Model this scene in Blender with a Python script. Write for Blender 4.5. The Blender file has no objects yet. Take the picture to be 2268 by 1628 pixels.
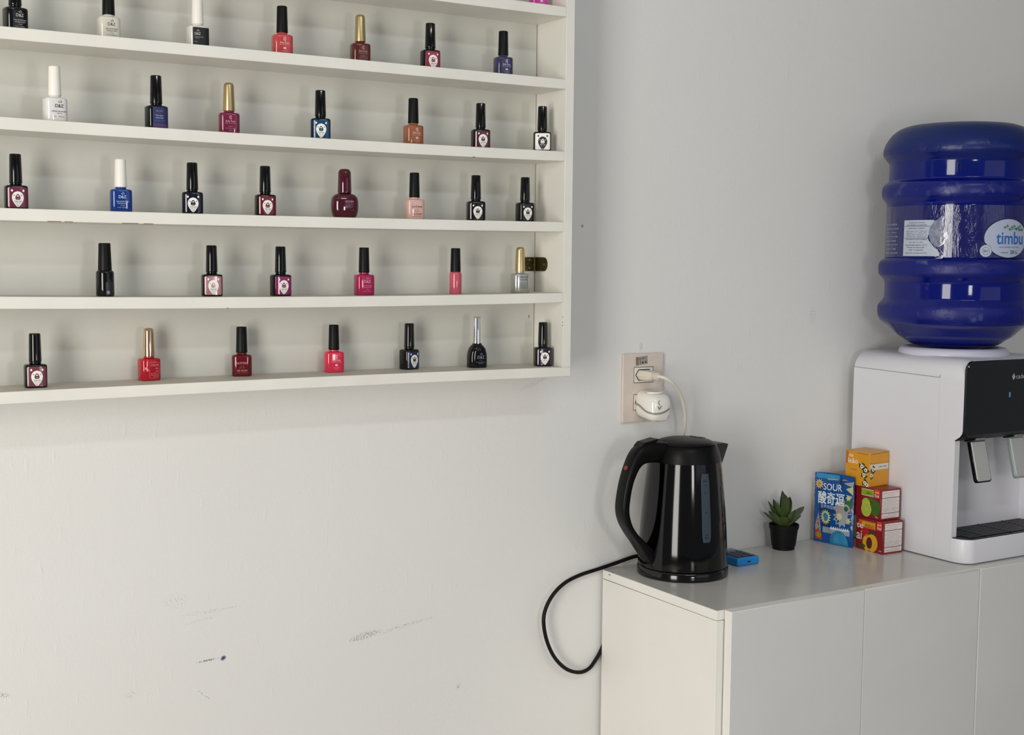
import bpy, bmesh, math, random
from mathutils import Vector, Matrix
random.seed(7)
PI = math.pi
sc = bpy.context.scene
C = sc.collection
Z0 = 1.32          # height of the camera above the floor
# ------------------------------------------------------------------ camera
cam_d = bpy.data.cameras.new('camera'); cam = bpy.data.objects.new('camera', cam_d); C.objects.link(cam)
yaw, pit, rol, foc = 0.5451, -0.0846, 0.0090, 2857.2
fw = Vector((math.sin(yaw)*math.cos(pit), math.cos(yaw)*math.cos(pit), math.sin(pit)))
rt = Vector((math.cos(yaw), -math.sin(yaw), 0)); up = rt.cross(fw)
rt2 = rt*math.cos(rol)+up*math.sin(rol); up2 = -rt*math.sin(rol)+up*math.cos(rol)
cam.matrix_world = Matrix(((rt2.x, up2.x, -fw.x, 0), (rt2.y, up2.y, -fw.y, -1.7402), (rt2.z, up2.z, -fw.z, Z0), (0, 0, 0, 1)))
cam_d.sensor_fit = 'HORIZONTAL'; cam_d.sensor_width = 36.0; cam_d.lens = foc/2268*36.0
cam_d.clip_start = 0.02
sc.camera = cam
# ------------------------------------------------------------------ world, lights, exposure
sc.view_settings.view_transform = 'Standard'
try: sc.view_settings.look = 'None'
except Exception: pass
sc.view_settings.exposure = 0.0; sc.view_settings.gamma = 1.0
sc.view_settings.use_curve_mapping = False
w = bpy.data.worlds.new('world'); sc.world = w; w.use_nodes = True
w.node_tree.nodes['Background'].inputs[0].default_value = (0.80, 0.83, 0.88, 1)
w.node_tree.nodes['Background'].inputs[1].default_value = 0.20
def area(name, loc, aim, sx, sy, power, col):
    d = bpy.data.lights.new(name, 'AREA'); d.shape = 'RECTANGLE'; d.size = sx; d.size_y = sy
    d.energy = power; d.color = col
    o = bpy.data.objects.new(name, d); C.objects.link(o); o.location = loc
    v = Vector(aim)-Vector(loc); o.rotation_euler = v.to_track_quat('-Z', 'Y').to_euler()
    return o
area('door_daylight', (-1.62, -1.85, 1.20), (0.9, -.1, 1.0), 0.85, 1.8, 58, (1.0, 0.965, 0.90))
area('window_daylight', (0.85, -2.15, 1.17), (1.0, 0, 1.15), 0.22, 0.35, 4.2, (1.0, 0.97, 0.93))
area('ceiling_lamp', (0.72, -2.2, 2.72), (0.9, 0, 1.1), 1.1, 0.10, 8.0, (0.86, 0.93, 1.0))
area('room_daylight', (2.2, -3.6, 1.9), (1.6, 0, 1.0), 2.2, 1.6, 6, (0.90, 0.93, 1.0))

# ------------------------------------------------------------------ materials
def lin(c):
    c = c/255.0
    return c/12.92 if c <= 0.04045 else ((c+0.055)/1.055)**2.4
def hexc(h, k=1.0):
    h = h.lstrip('#'); return tuple(min(1, lin(int(h[i:i+2], 16))*k) for i in (0, 2, 4))+(1,)
MATS = {}
def mat(name, col, rough=0.5, metal=0.0, k=1.0, coat=0.0, spec=0.5, bump=0.0, bscale=400, noise=0.0, nscale=30):
    if name in MATS: return MATS[name]
    m = bpy.data.materials.new(name); m.use_nodes = True; nt = m.node_tree; b = nt.nodes['Principled BSDF']
    c = hexc(col, k) if isinstance(col, str) else tuple(col)+(1,)
    b.inputs['Base Color'].default_value = c; b.inputs['Roughness'].default_value = rough
    b.inputs['Metallic'].default_value = metal
    b.inputs['Coat Weight'].default_value = coat; b.inputs['Coat Roughness'].default_value = 0.04
    b.inputs['Specular IOR Level'].default_value = spec
    tc = nt.nodes.new('ShaderNodeTexCoord')
    if noise > 0:
        n = nt.nodes.new('ShaderNodeTexNoise'); n.inputs['Scale'].default_value = nscale; n.inputs['Detail'].default_value = 4
        nt.links.new(tc.outputs['Object'], n.inputs['Vector'])
        r = nt.nodes.new('ShaderNodeMapRange'); r.inputs[1].default_value = .3; r.inputs[2].default_value = .7
        r.inputs[3].default_value = 1-noise; r.inputs[4].default_value = 1+noise*.4
        nt.links.new(n.outputs['Fac'], r.inputs[0])
        mx = nt.nodes.new('ShaderNodeVectorMath'); mx.operation = 'SCALE'; mx.inputs[0].default_value = c[:3]
        nt.links.new(r.outputs[0], mx.inputs['Scale']); nt.links.new(mx.outputs[0], b.inputs['Base Color'])
    if bump > 0:
        n = nt.nodes.new('ShaderNodeTexNoise'); n.inputs['Scale'].default_value = bscale; n.inputs['Detail'].default_value = 3
        nt.links.new(tc.outputs['Object'], n.inputs['Vector'])
        bp = nt.nodes.new('ShaderNodeBump'); bp.inputs['Strength'].default_value = bump; bp.inputs['Distance'].default_value = 0.001
        nt.links.new(n.outputs['Fac'], bp.inputs['Height']); nt.links.new(bp.outputs[0], b.inputs['Normal'])
    MATS[name] = m
    return m

# wall: painted plaster with fine roller texture, vertical drips and a few scuffs of their own shape
def wall_material():
    m = bpy.data.materials.new('painted_plaster'); m.use_nodes = True; nt = m.node_tree; N = nt.nodes; L = nt.links
    b = N['Principled BSDF']; b.inputs['Roughness'].default_value = 0.62; b.inputs['Specular IOR Level'].default_value = 0.3
    geo = N.new('ShaderNodeNewGeometry'); sep = N.new('ShaderNodeSeparateXYZ'); L.new(geo.outputs['Position'], sep.inputs[0])
    def M(op, a, c=None, d=None):
        n = N.new('ShaderNodeMath'); n.operation = op
        for i, v in enumerate((a, c, d)):
            if v is None: continue
            if isinstance(v, (int, float)): n.inputs[i].default_value = v
            else: L.new(v, n.inputs[i])
        return n.outputs[0]
    big = N.new('ShaderNodeTexNoise'); big.inputs['Scale'].default_value = 3.0; big.inputs['Detail'].default_value = 3
    L.new(geo.outputs['Position'], big.inputs['Vector'])
    fine = N.new('ShaderNodeTexNoise'); fine.inputs['Scale'].default_value = 260; fine.inputs['Detail'].default_value = 5
    L.new(geo.outputs['Position'], fine.inputs['Vector'])
    mp = N.new('ShaderNodeMapping'); mp.inputs['Scale'].default_value = (120, 120, 28); L.new(geo.outputs['Position'], mp.inputs[0])
    drip = N.new('ShaderNodeTexNoise'); drip.inputs['Scale'].default_value = 1.0; drip.inputs['Detail'].default_value = 3; L.new(mp.outputs[0], drip.inputs['Vector'])
    scr = N.new('ShaderNodeTexNoise'); scr.inputs['Scale'].default_value = 420; scr.inputs['Detail'].default_value = 2
    L.new(geo.outputs['Position'], scr.inputs['Vector'])
    base = N.new('ShaderNodeMix'); base.data_type = 'RGBA'
    base.inputs['A'].default_value = (0.735, 0.725, 0.70, 1); base.inputs['B'].default_value = (0.78, 0.775, 0.765, 1)
    L.new(big.outputs['Fac'], base.inputs['Factor'])
    cur = base.outputs['Result']
    # (x, z relative to camera, half length, half height, tilt, strength, colour, scratchy threshold)
    marks = [(0.800, -.569, .030, .0060, 8, .75, (.22, .20, .17), .50), (0.868, -.563, .055, .0035, 8, .65, (.28, .26, .22), .55),
             (0.565, -.499, .045, .0030, 2, .45, (.30, .28, .24), .54), (0.557, -.509, .038, .0026, 8, .40, (.30, .28, .24), .55),
             (0.514, -.478, .020, .012, 0, .38, (.33, .31, .28), .56), (0.558, -.569, .018, .0018, 3, .85, (.07, .07, .08), .46),
             (0.5805, -.5692, .0048, .0036, 30, 1.0, (.02, .03, .10), .30), (0.283, -.573, .013, .0040, -10, .75, (.18, .17, .14), .52),
             (0.554, -.620, .022, .0016, -42, .60, (.28, .26, .23), .55), (0.9613, -.674, .006, .004, 60, .6, (.28, .26, .24), .50),
             (1.098, -.199, .032, .0040, 18, .45, (.36, .34, .31), .52), (1.309, -.147, .004, .009, 0, .5, (.30, .27, .24), .48),
             (1.186, .053, .003, .003, 0, .8, (.15, .15, .15), .35), (0.45, -.60, .012, .006, 0, .30, (.35, .33, .3), .52),
             (1.70, -.10, .010, .018, 0, .30, (.25, .27, .35), .5), (0.93, -.70, .10, .05, 0, .16, (.30, .28, .25), .60)]
    for (mx_, mz, hl, hh, tilt, st, col, th) in marks:
        t = math.radians(tilt)
        dx = M('SUBTRACT', sep.outputs[0], mx_); dz = M('SUBTRACT', sep.outputs[2], mz+Z0)
        u = M('ADD', M('MULTIPLY', dx, math.cos(t)/hl), M('MULTIPLY', dz, math.sin(t)/hl))
        v = M('ADD', M('MULTIPLY', dx, -math.sin(t)/hh), M('MULTIPLY', dz, math.cos(t)/hh))
        r2 = M('ADD', M('MULTIPLY', u, u), M('MULTIPLY', v, v))
        e = M('MAXIMUM', M('SUBTRACT', 1.0, r2), 0.0)
        k = N.new('ShaderNodeMapRange'); k.inputs[1].default_value = th-.04; k.inputs[2].default_value = th+.10
        L.new(scr.outputs['Fac'], k.inputs[0])
        f = M('MULTIPLY', M('POWER', e, 0.6), M('MULTIPLY', k.outputs[0], st))
        mix = N.new('ShaderNodeMix'); mix.data_type = 'RGBA'; L.new(f, mix.inputs['Factor']); L.new(cur, mix.inputs['A'])
        mix.inputs['B'].default_value = col+(1,); cur = mix.outputs['Result']
    L.new(cur, b.inputs['Base Color'])
    h = M('ADD', M('MULTIPLY', fine.outputs['Fac'], .7), M('MULTIPLY', M('MAXIMUM', M('SUBTRACT', drip.outputs['Fac'], .62), 0.0), 4.0))
    bp = N.new('ShaderNodeBump'); bp.inputs['Strength'].default_value = .35; bp.inputs['Distance'].default_value = .0011
    L.new(h, bp.inputs['Height']); L.new(bp.outputs[0], b.inputs['Normal'])
    return m

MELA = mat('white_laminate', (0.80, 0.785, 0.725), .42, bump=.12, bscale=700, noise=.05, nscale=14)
MELB = mat('shelf_back_board', (0.635, 0.63, 0.575), .55, bump=.10, bscale=500, noise=.05, nscale=9)  # board tone lowered: shade inside the rack is put into its colour
CABW = mat('cabinet_laminate', (0.80, 0.785, 0.735), .40, bump=.10, bscale=900, noise=.04, nscale=6)
CABD = mat('shaded_door_laminate', (0.70, 0.70, 0.695), .38, bump=.12, bscale=900, noise=.04, nscale=6)  # darker laminate copy: weaker light on the door fronts put into colour
TOPM = mat('worktop_laminate', (0.56, 0.55, 0.52), .19, bump=.05, bscale=500, noise=.06, nscale=10)
DARK = mat('dark_gap', '#181512', .8)
GAPB = mat('brown_joint', '#6d5d45', .8)
BLKG = mat('black_gloss_plastic', '#030304', .10, spec=.50)
BLKM = mat('black_matte_plastic', '#070809', .45, spec=.22, noise=.3, nscale=200)
GLSB = mat('black_glass', '#040304', .07, spec=.50)
WHTC = mat('white_plastic_cap', '#f0ece4', .42)
GOLD = mat('gold_cap', '#c6b284', .34, metal=.95)
ROSE = mat('rose_gold_cap', '#e3c2a4', .10, metal=1.0)
CHRM = mat('chrome_cap', '#f4f4f6', .06, metal=1.0)
PWHT = mat('print_white', '#f3efea', .5)
PGRY = mat('print_grey', '#8d8b88', .5)
PBLK = mat('print_black', '#121214', .5)

# ------------------------------------------------------------------ mesh helpers
class MB:
    def __init__(s): s.v = []; s.f = []; s.mi = []
    def add(s, vs, fs, mi=0):
        n = len(s.v); s.v += [tuple(v) for v in vs]; s.f += [tuple(i+n for i in f) for f in fs]; s.mi += [mi]*len(fs); return s
    def box(s, x0, x1, y0, y1, z0, z1, mi=0):
        return s.add([(x0, y0, z0), (x1, y0, z0), (x1, y1, z0), (x0, y1, z0), (x0, y0, z1), (x1, y0, z1), (x1, y1, z1), (x0, y1, z1)],
                     [(0, 3, 2, 1), (4, 5, 6, 7), (0, 1, 5, 4), (1, 2, 6, 5), (2, 3, 7, 6), (3, 0, 4, 7)], mi)
    def rings(s, rings, closed=True, cap0=True, cap1=True, mi=0):
        n = len(rings[0]); vs = [p for r in rings for p in r]; fs = []
        for k in range(len(rings)-1):
            for i in range(n if closed else n-1):
                j = (i+1) % n; fs.append((k*n+i, k*n+j, (k+1)*n+j, (k+1)*n+i))
        if cap0: fs.append(tuple(range(n-1, -1, -1)))
        if cap1: fs.append(tuple(range((len(rings)-1)*n, len(rings)*n)))
        return s.add(vs, fs, mi)
    def lathe(s, prof, n=32, cx=0, cy=0, cz=0, sy=1.0, cap0=True, cap1=True, mi=0):
        return s.rings([[(cx+r*math.cos(2*PI*i/n), cy+sy*r*math.sin(2*PI*i/n), cz+z) for i in range(n)] for r, z in prof], cap0=cap0, cap1=cap1, mi=mi)
    def tube(s, pts, r, n=10, mi=0, r1=None):
        P = [Vector(p) for p in pts]; rings = []; prev = None
        for k, p in enumerate(P):
            t = (P[min(k+1, len(P)-1)]-P[max(k-1, 0)]).normalized()
            if prev is None: a = t.orthogonal().normalized()
            else: a = (prev-t*prev.dot(t)).normalized()
            prev = a; b = t.cross(a); rr = r if r1 is None else r+(r1-r)*k/(len(P)-1)
            rings.append([tuple(p+a*rr*math.cos(2*PI*i/n)+b*rr*math.sin(2*PI*i/n)) for i in range(n)])
        return s.rings(rings, mi=mi)
def link(o, parent=None):
    C.objects.link(o)
    if parent: o.parent = parent
    return o
def obj(name, mb, mats, parent=None, smooth=False, bevel=0, seg=2, angle=None, loc=None):
    me = bpy.data.meshes.new(name); me.from_pydata(mb.v, [], mb.f)
    if not isinstance(mats, (list, tuple)): mats = [mats]
    for m in mats: me.materials.append(m)
    for p, i in zip(me.polygons, mb.mi): p.material_index = i
    if bevel:
        bm = bmesh.new(); bm.from_mesh(me)
        es = [e for e in bm.edges if len(e.link_faces) == 2 and e.calc_face_angle(0) > .5]
        bmesh.ops.bevel(bm, geom=es, offset=bevel, segments=seg, profile=.5, affect='EDGES', clamp_overlap=True)
        bm.to_mesh(me); bm.free(); smooth = True
    me.update()
    if smooth:
        me.shade_smooth()
        me.set_sharp_from_angle(angle=math.radians(angle or 40))
    o = bpy.data.objects.new(name, me); link(o, parent)
    if bevel and seg > 1:
        md = o.modifiers.new('weighted', 'WEIGHTED_NORMAL'); md.keep_sharp = True; md.weight = 80
    if loc: o.location = loc
    return o
def thing(name, label, cat, loc=(0, 0, 0), rz=0, group=None):
    o = bpy.data.objects.new(name, None); link(o); o.location = loc; o.rotation_euler = (0, 0, rz)
    o.empty_display_size = .02
    o['label'] = label; o['category'] = cat
    if group: o['group'] = group
    return o
def spline(pts, n=8):
    P = [Vector(p) for p in pts]; out = []
    for i in range(len(P)-1):
        a, b, c, d = P[max(i-1, 0)], P[i], P[i+1], P[min(i+2, len(P)-1)]
        for k in range(n):
            t = k/n
            out.append(.5*((2*b)+(c-a)*t+(2*a-5*b+4*c-d)*t*t+(3*b-a-3*c+d)*t**3))
    out.append(P[-1]); return out

# ------------------------------------------------------------------ flat print
_tc = {}
def glyphs(s, bold=False):
    k = (s, bold)
    if k in _tc: return _tc[k]
    cu = bpy.data.curves.new('t', 'FONT'); cu.body = s; cu.resolution_u = 3; cu.fill_mode = 'FRONT'
    if bold: cu.offset = .009
    o = bpy.data.objects.new('t', cu); C.objects.link(o)
    dg = bpy.context.evaluated_depsgraph_get(); me = bpy.data.meshes.new_from_object(o.evaluated_get(dg))
    vs = [(v.co.x, v.co.y) for v in me.vertices]; fs = [tuple(p.vertices) for p in me.polygons]
    bpy.data.objects.remove(o); bpy.data.curves.remove(cu); bpy.data.meshes.remove(me)
    if vs:
        x0 = min(v[0] for v in vs); x1 = max(v[0] for v in vs); y0 = min(v[1] for v in vs); y1 = max(v[1] for v in vs)
    else: x0 = x1 = y0 = y1 = 0
    _tc[k] = (vs, fs, x0, x1, y0, y1); return _tc[k]
class Print:
    """flat print laid on a surface: mp(u, v, lift) -> 3D point"""
    def __init__(s, mp): s.mb = MB(); s.mp = mp
    def text(s, t, cu, cv, w, h, mi=0, lift=.00025, bold=False, rot=0):
        vs, fs, x0, x1, y0, y1 = glyphs(t, bold)
        if not vs: return s
        kx = w/(x1-x0) if x1 > x0 else 1; ky = h/(y1-y0) if y1 > y0 else 1
        c_, s_ = math.cos(rot), math.sin(rot); out = []
        for x, y in vs:
            a = (x-(x0+x1)/2)*kx; b = (y-(y0+y1)/2)*ky
            out.append(s.mp(cu+a*c_-b*s_, cv+a*s_+b*c_, lift))
        s.mb.add(out, fs, mi); return s
    def rows(s, rows, nx=6, mi=0, lift=.00015):
        """rows = [(v, u_left, u_right)]"""
        vs = []; fs = []
        for v, a, b in rows:
            for i in range(nx+1): vs.append(s.mp(a+(b-a)*i/nx, v, lift))
        for k in range(len(rows)-1):
            for i in range(nx): q = k*(nx+1)+i; fs.append((q, q+1, q+nx+2, q+nx+1))
        s.mb.add(vs, fs, mi); return s
    def rect(s, u0, u1, v0, v1, r=0, mi=0, lift=.00015, nx=8, nv=1):
        if r <= 0: return s.rows([(v0+(v1-v0)*k/nv, u0, u1) for k in range(nv+1)], nx, mi, lift)
        rw = []
        for k in range(5):
            a = PI/2*k/4; rw.append((v0+r-r*math.cos(a), u0+r-r*math.sin(a), u1-r+r*math.sin(a)))
        for k in range(4, -1, -1):
            a = PI/2*k/4; rw.append((v1-r+r*math.cos(a), u0+r-r*math.sin(a), u1-r+r*math.sin(a)))
        return s.rows(rw, nx, mi, lift)
    def ell(s, cu, cv, a, b, mi=0, lift=.0002, n=10, nx=5):
        return s.rows([(cv-b*math.cos(PI*k/n), cu-a*math.sin(PI*k/n)-1e-7, cu+a*math.sin(PI*k/n)+1e-7) for k in range(n+1)], nx, mi, lift)
    def poly(s, pts, mi=0, lift=.0002):
        vs = [s.mp(u, v, lift) for u, v in pts]
        s.mb.add(vs, [tuple(range(len(pts)))], mi); return s
    def star(s, cu, cv, r0, r1, n, mi=0, lift=.00025, sq=1):
        c = [(cu, cv)]+[(cu+(r1 if k % 2 == 0 else r0)*math.cos(PI*k/n)*sq, cv+(r1 if k % 2 == 0 else r0)*math.sin(PI*k/n)) for k in range(2*n)]
        vs = [s.mp(u, v, lift) for u, v in c]
        s.mb.add(vs, [(0, 1+k, 1+(k+1) % (2*n)) for k in range(2*n)], mi); return s
    def ring(s, cu, cv, a, b, t, mi=0, lift=.0003, a0=0, a1=2*PI, n=16):
        vs = []; 
        for k in range(n+1):
            q = a0+(a1-a0)*k/n
            vs.append(s.mp(cu+a*math.cos(q), cv+b*math.sin(q), lift)); vs.append(s.mp(cu+(a-t)*math.cos(q), cv+(b-t)*math.sin(q), lift))
        s.mb.add(vs, [(2*k, 2*k+2, 2*k+3, 2*k+1) for k in range(n)], mi); return s
    def line(s, u0, v0, u1, v1, t, mi=0, lift=.0003, n=4):
        dx, dy = u1-u0, v1-v0; q = math.hypot(dx, dy); nx_, ny_ = -dy/q*t/2, dx/q*t/2; vs = []
        for k in range(n+1):
            a = k/n; vs.append(s.mp(u0+dx*a+nx_, v0+dy*a+ny_, lift)); vs.append(s.mp(u0+dx*a-nx_, v0+dy*a-ny_, lift))
        s.mb.add(vs, [(2*k, 2*k+1, 2*k+3, 2*k+2) for k in range(n)], mi); return s
    def obj(s, name, mats, parent, label=None):
        o = obj(name, s.mb, mats, parent)
        if label: o['label'] = label
        return o
def flatmap(o, u, v):
    o, u, v = Vector(o), Vector(u).normalized(), Vector(v).normalized(); n = u.cross(v)
    return lambda a, b, l: tuple(o+u*a+v*b+n*l)

# ------------------------------------------------------------------ room
WALLM = wall_material()
o = obj('wall_back', MB().box(-2.2, 4.2, 0, .12, 0, 2.9), WALLM); o['kind'] = 'structure'
FLM = mat('floor_tile', '#bdb8ae', .35, noise=.12, nscale=5)
fl = obj('floor', MB().box(-2.2, 4.2, -4.6, .12, -.05, 0), mat('floor_grout', '#5f5b55', .8)); fl['kind'] = 'structure'
tile = None
for i in range(10):
    for j in range(7):
        if tile is None:
            tile = obj('floor_tile', MB().box(0, .596, 0, .596, 0, .004), FLM, fl, bevel=.0012, seg=1); t_ = tile
        else:
            t_ = tile.copy(); C.objects.link(t_); t_.parent = fl
        t_.location = (-2.0+i*.6, -4.4+j*.6+.15, 0.0)
ce = obj('ceiling', MB().box(-2.2, 4.2, -4.6, .12, 2.9, 2.98), mat('ceiling_paint', '#cfcfcc', .8)); ce['kind'] = 'structure'
bb = obj('baseboard_back', MB().box(-2.2, 1.225, -.012, 0, .004, .07), MELA, None, bevel=.002, seg=1); bb['kind'] = 'structure'

# ------------------------------------------------------------------ shelf rack
ZS = {0: (.3764, .3764, .3764), 1: (.2689, .2693, .2693), 2: (.1625, .1599, .1618), 3: (.0544, .0537, .0554), 4: (-.0519, -.0549, -.0522), 5: (-.1674, -.1653, -.1663)}
XS = (.2855, .6609, 1.0907)
def shelf_z(k, x):
    x = max(x, .2); a, b, c = ZS[k]; p, q, r = XS
    return Z0 + a*(x-q)*(x-r)/((p-q)*(p-r))+b*(x-p)*(x-r)/((q-p)*(q-r))+c*(x-p)*(x-q)/((r-p)*(r-q))
SX0, SX1, SD, ST = -.26, 1.0906, .0913, .0147
rack = thing('polish_rack', 'white wall-mounted laminate rack of long narrow shelves holding nail polish', 'shelf rack', (.42, -.045, Z0-.181))
inv = Matrix.Translation((-.42, .045, -(Z0-.181)))
def robj(name, mb, mats, **k):
    mb.v = [tuple(inv @ Vector(v)) for v in mb.v]
    return obj(name, mb, mats, rack, **k)
def plank(k, x0, x1, y1=-.009):
    rings = []
    n = 24
    for i in range(n+1):
        x = x0+(x1-x0)*i/n; z = shelf_z(k, x); y0 = -SD
        rings.append([(x, y0, z-ST), (x, y1, z-ST), (x, y1, z), (x, y0, z)])
    mb = MB(); mb.rings(rings); return mb
for k in range(0, 5): robj('shelf', plank(k, SX0, SX1-.0002), MELA, bevel=.0004, seg=1)
robj('bottom_board', plank(5, SX0-.0147, 1.1053, 0), MELA, bevel=.0005, seg=1)
for zt_, nm in ((.4845, 'shelf'), (.5925, 'top_board')):
    x1_ = SX1-.0002 if nm == 'shelf' else 1.1053
    robj(nm, MB().box(SX0 if nm == 'shelf' else SX0-.0147, x1_, -SD, -.009 if nm == 'shelf' else 0, Z0+zt_-ST, Z0+zt_), MELA, bevel=.0005, seg=1)
zb5 = min(shelf_z(5, 1.1053), shelf_z(5, 1.09))
robj('side_panel', MB().box(SX1, 1.1053, -SD, 0, shelf_z(5, 1.1)-.0002, Z0+.5925-ST), MELA, bevel=.0004, seg=1)
robj('side_panel', MB().box(SX0-.0147, SX0, -SD, 0, shelf_z(5, SX0)+.0002, Z0+.5925-ST), MELA, bevel=.0004, seg=1)
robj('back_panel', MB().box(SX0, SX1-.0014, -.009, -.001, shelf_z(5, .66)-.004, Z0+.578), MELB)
robj('back_gap', MB().box(SX1-.0016, SX1, -.006, -.001, Z0-.165, Z0+.57), DARK)
BRS = mat('tarnished_brass', '#5b5030', .38, metal=.85, noise=.5, nscale=180)
# hinge leaf on the back panel and leaf on the side panel
hb = MB(); hz0, hz1 = Z0-.0200, Z0+.0017
hb.box(1.064, SX1-.0005, -.0106, -.0090, hz0, hz1)
hin = robj('hinge', hb, BRS, bevel=.0004, seg=1); hin['label'] = 'tarnished brass hinge'
def hobj(name, mb, m, **k):
    mb.v = [tuple(inv @ Vector(v)) for v in mb.v]; return obj(name, mb, m, hin, **k)
hs = MB(); pts = [(-.0100, hz0), (-.0360, hz0)]
cyh, czh, rh = -.0360, (hz0+hz1)/2, (hz1-hz0)/2
pts = [(-.0100, hz1), (-.0100, hz0)]+[(cyh-rh*.92*math.cos(a), czh+rh*math.sin(a)) for a in [(-PI/2+PI*i/12) for i in range(13)]]
hs.rings([[(SX1-.0002, y, z) for y, z in pts], [(SX1-.0016, y, z) for y, z in pts]])
hobj('hinge_leaf', hs, BRS)
kn = MB()
for a in range(3): kn.lathe([(.0022, 0), (.0022, .0068)], 12, SX1-.0022, -.0112, hz0+a*.0073)
hobj('hinge_knuckle', kn, BRS, smooth=True)
sw = mat('screw_steel', '#b9b2a2', .3, metal=1.0)
for (x, z) in ((1.0795, hz0+.0045), (1.0795, hz1-.0045)):
    scm = MB(); scm.rings([[(x+.0018*math.cos(2*PI*i/12), -.0106, z+.0018*math.sin(2*PI*i/12)) for i in range(12)], [(x+.0012*math.cos(2*PI*i/12), -.0116, z+.0012*math.sin(2*PI*i/12)) for i in range(12)]])
    hobj('screw', scm, sw)
for (y, z) in ((-.037, czh),):
    scm = MB(); scm.rings([[(SX1-.0016, y+.0026*math.cos(2*PI*i/12), z+.0026*math.sin(2*PI*i/12)) for i in range(12)], [(SX1-.0027, y+.0016*math.cos(2*PI*i/12), z+.0016*math.sin(2*PI*i/12)) for i in range(12)]])
    hobj('screw', scm, BRS)
# chipped laminate and stains on shelf edges and back board
CHP = mat('chipped_board', '#8a6a55', .9)
CHL = []
for (k, x, ln) in ((3, .335, .016), (3, .355, .010), (3, .425, .020), (3, .452, .012), (2, .93, .004), (4, .56, .002)):
    z = shelf_z(k, x)-ST
    CHL.append((x, x+ln, -SD-.0003, -SD+.003, z-.0004, z+.0006))
CHL.append((1.0795, 1.0808, -.0093, -.0088, Z0-.094, Z0-.0895))
for (y, z) in ((-.090, -.098), (-.0895, -.103), (-.0898, -.090)): CHL.append((SX1-.0003, SX1+.0002, y-.0008, y+.0008, Z0+z, Z0+z+.0016))
for c_ in CHL: robj('edge_chip', MB().box(*c_), CHP)

# ------------------------------------------------------------------ nail polish bottles
def sup(a, b, n, k):
    t = 2*PI*k/40; c, s_ = math.cos(t), math.sin(t)
    return (a*math.copysign(abs(c)**(2/n), c), b*math.copysign(abs(s_)**(2/n), s_))
def bodyring(a, b, n, z): return [sup(a, b, n, k)+(z,) for k in range(40)]
_ms = {}
def shared(key, build, mats, name, smooth=True, angle=40):
    """one mesh per kind, linked again by every alike piece"""
    if key not in _ms:
        o = obj(name, build(), mats, None, smooth=smooth, angle=angle); _ms[key] = o.data; bpy.data.objects.remove(o)
    return _ms[key]
def body_mb(kind):
    mb = MB()
    if kind == 'std':
        a, b, n = .0137, .0112, 3.6
        for_ = [(.90, 0), (.965, .0006), (1, .0022), (1, .0262), (.985, .0277), (.93, .0288), (.80, .0294)]
        rings = [bodyring(a*k, b*k, n, z) for k, z in for_]
        rings += [bodyring(.0078, .0074, 2.2, .0298), bodyring(.0069, .0069, 2, .0304), bodyring(.0066, .0066, 2, .0336)]
        mb.rings(rings)
    elif kind == 'fat':
        pr = [(.0125, 0), (.0150, .0004), (.0172, .0040), (.0190, .0100), (.0195, .0165), (.0192, .0240), (.0180, .0290), (.0150, .0325), (.0108, .0342), (.0090, .0350), (.0085, .037)]
        mb.rings([bodyring(a_, a_*.70, 2.5, z_) for a_, z_ in pr])
    elif kind == 'arch':
        pr = [(.0138, 0), (.0146, .0006), (.0150, .002), (.0150, .0160), (.0146, .0205), (.0135, .0250), (.0118, .0290), (.0098, .0322), (.0082, .0340), (.0074, .0345), (.0070, .0352), (.0068, .037)]
        mb.rings([bodyring(r, min(.0105, r), 3.2 if z < .03 else 2.4, z) for r, z in pr])
    elif kind == 'slim':
        pr = [(.0102, 0), (.0110, .0006), (.0114, .002), (.0112, .0300), (.0106, .0318), (.0088, .0330), (.0072, .0338), (.0068, .036)]
        mb.lathe(pr, 32)
    elif kind == 'tube':
        pr = [(.0082, 0), (.0088, .0006), (.0092, .002), (.0092, .0295), (.0088, .0312), (.0078, .0322), (.0072, .0326), (.0068, .034)]
        mb.lathe(pr, 32)
    return mb
def cap_mb(kind):
    mb = MB(); n = 28
    if kind in ('gloss', 'matte', 'white'):
        mb.lathe([(.0068, .0322), (.0074, .0323), (.0078, .0330), (.0077, .0345), (.0069, .0668), (.0066, .0676), (.0058, .0680)], n)
        if kind == 'gloss': mb.lathe([(.0070, .0306), (.0072, .0309), (.0070, .0320)], n)
    elif kind == 'gold':
        mb.lathe([(.0070, .0322), (.0079, .0324), (.0079, .0332), (.0067, .0650), (.0062, .0675), (.0050, .0690), (.0030, .0697), (.0008, .0699)], n)
    elif kind == 'fat':
        mb.lathe([(.0082, .0352), (.0097, .0356), (.0098, .0370), (.0090, .0640), (.0078, .0668), (.0062, .0684), (.0030, .0690), (.0005, .0691)], n)
    elif kind == 'chrome':
        rings = []
        for r, z in [(.0062, .0360), (.0070, .0362), (.0068, .040), (.0060, .0745), (.0057, .0765), (.0045, .0772)]:
            rings.append([((r*(1-.06*(1 if (i//2) % 2 else 0)))*math.cos(2*PI*i/40), (r*(1-.06*(1 if (i//2) % 2 else 0)))*math.sin(2*PI*i/40), z) for i in range(40)])
        mb.rings(rings)
    elif kind == 'slimcap':
        mb.lathe([(.0074, .0322), (.0085, .0326), (.0086, .0334), (.0074, .0668), (.0071, .0677), (.0062, .0680)], n)
    elif kind == 'tubecap':
        mb.lathe([(.0070, .0328), (.0078, .0331), (.0078, .0340), (.0069, .0668), (.0066, .0677), (.0058, .0680)], n)
    return mb
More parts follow.
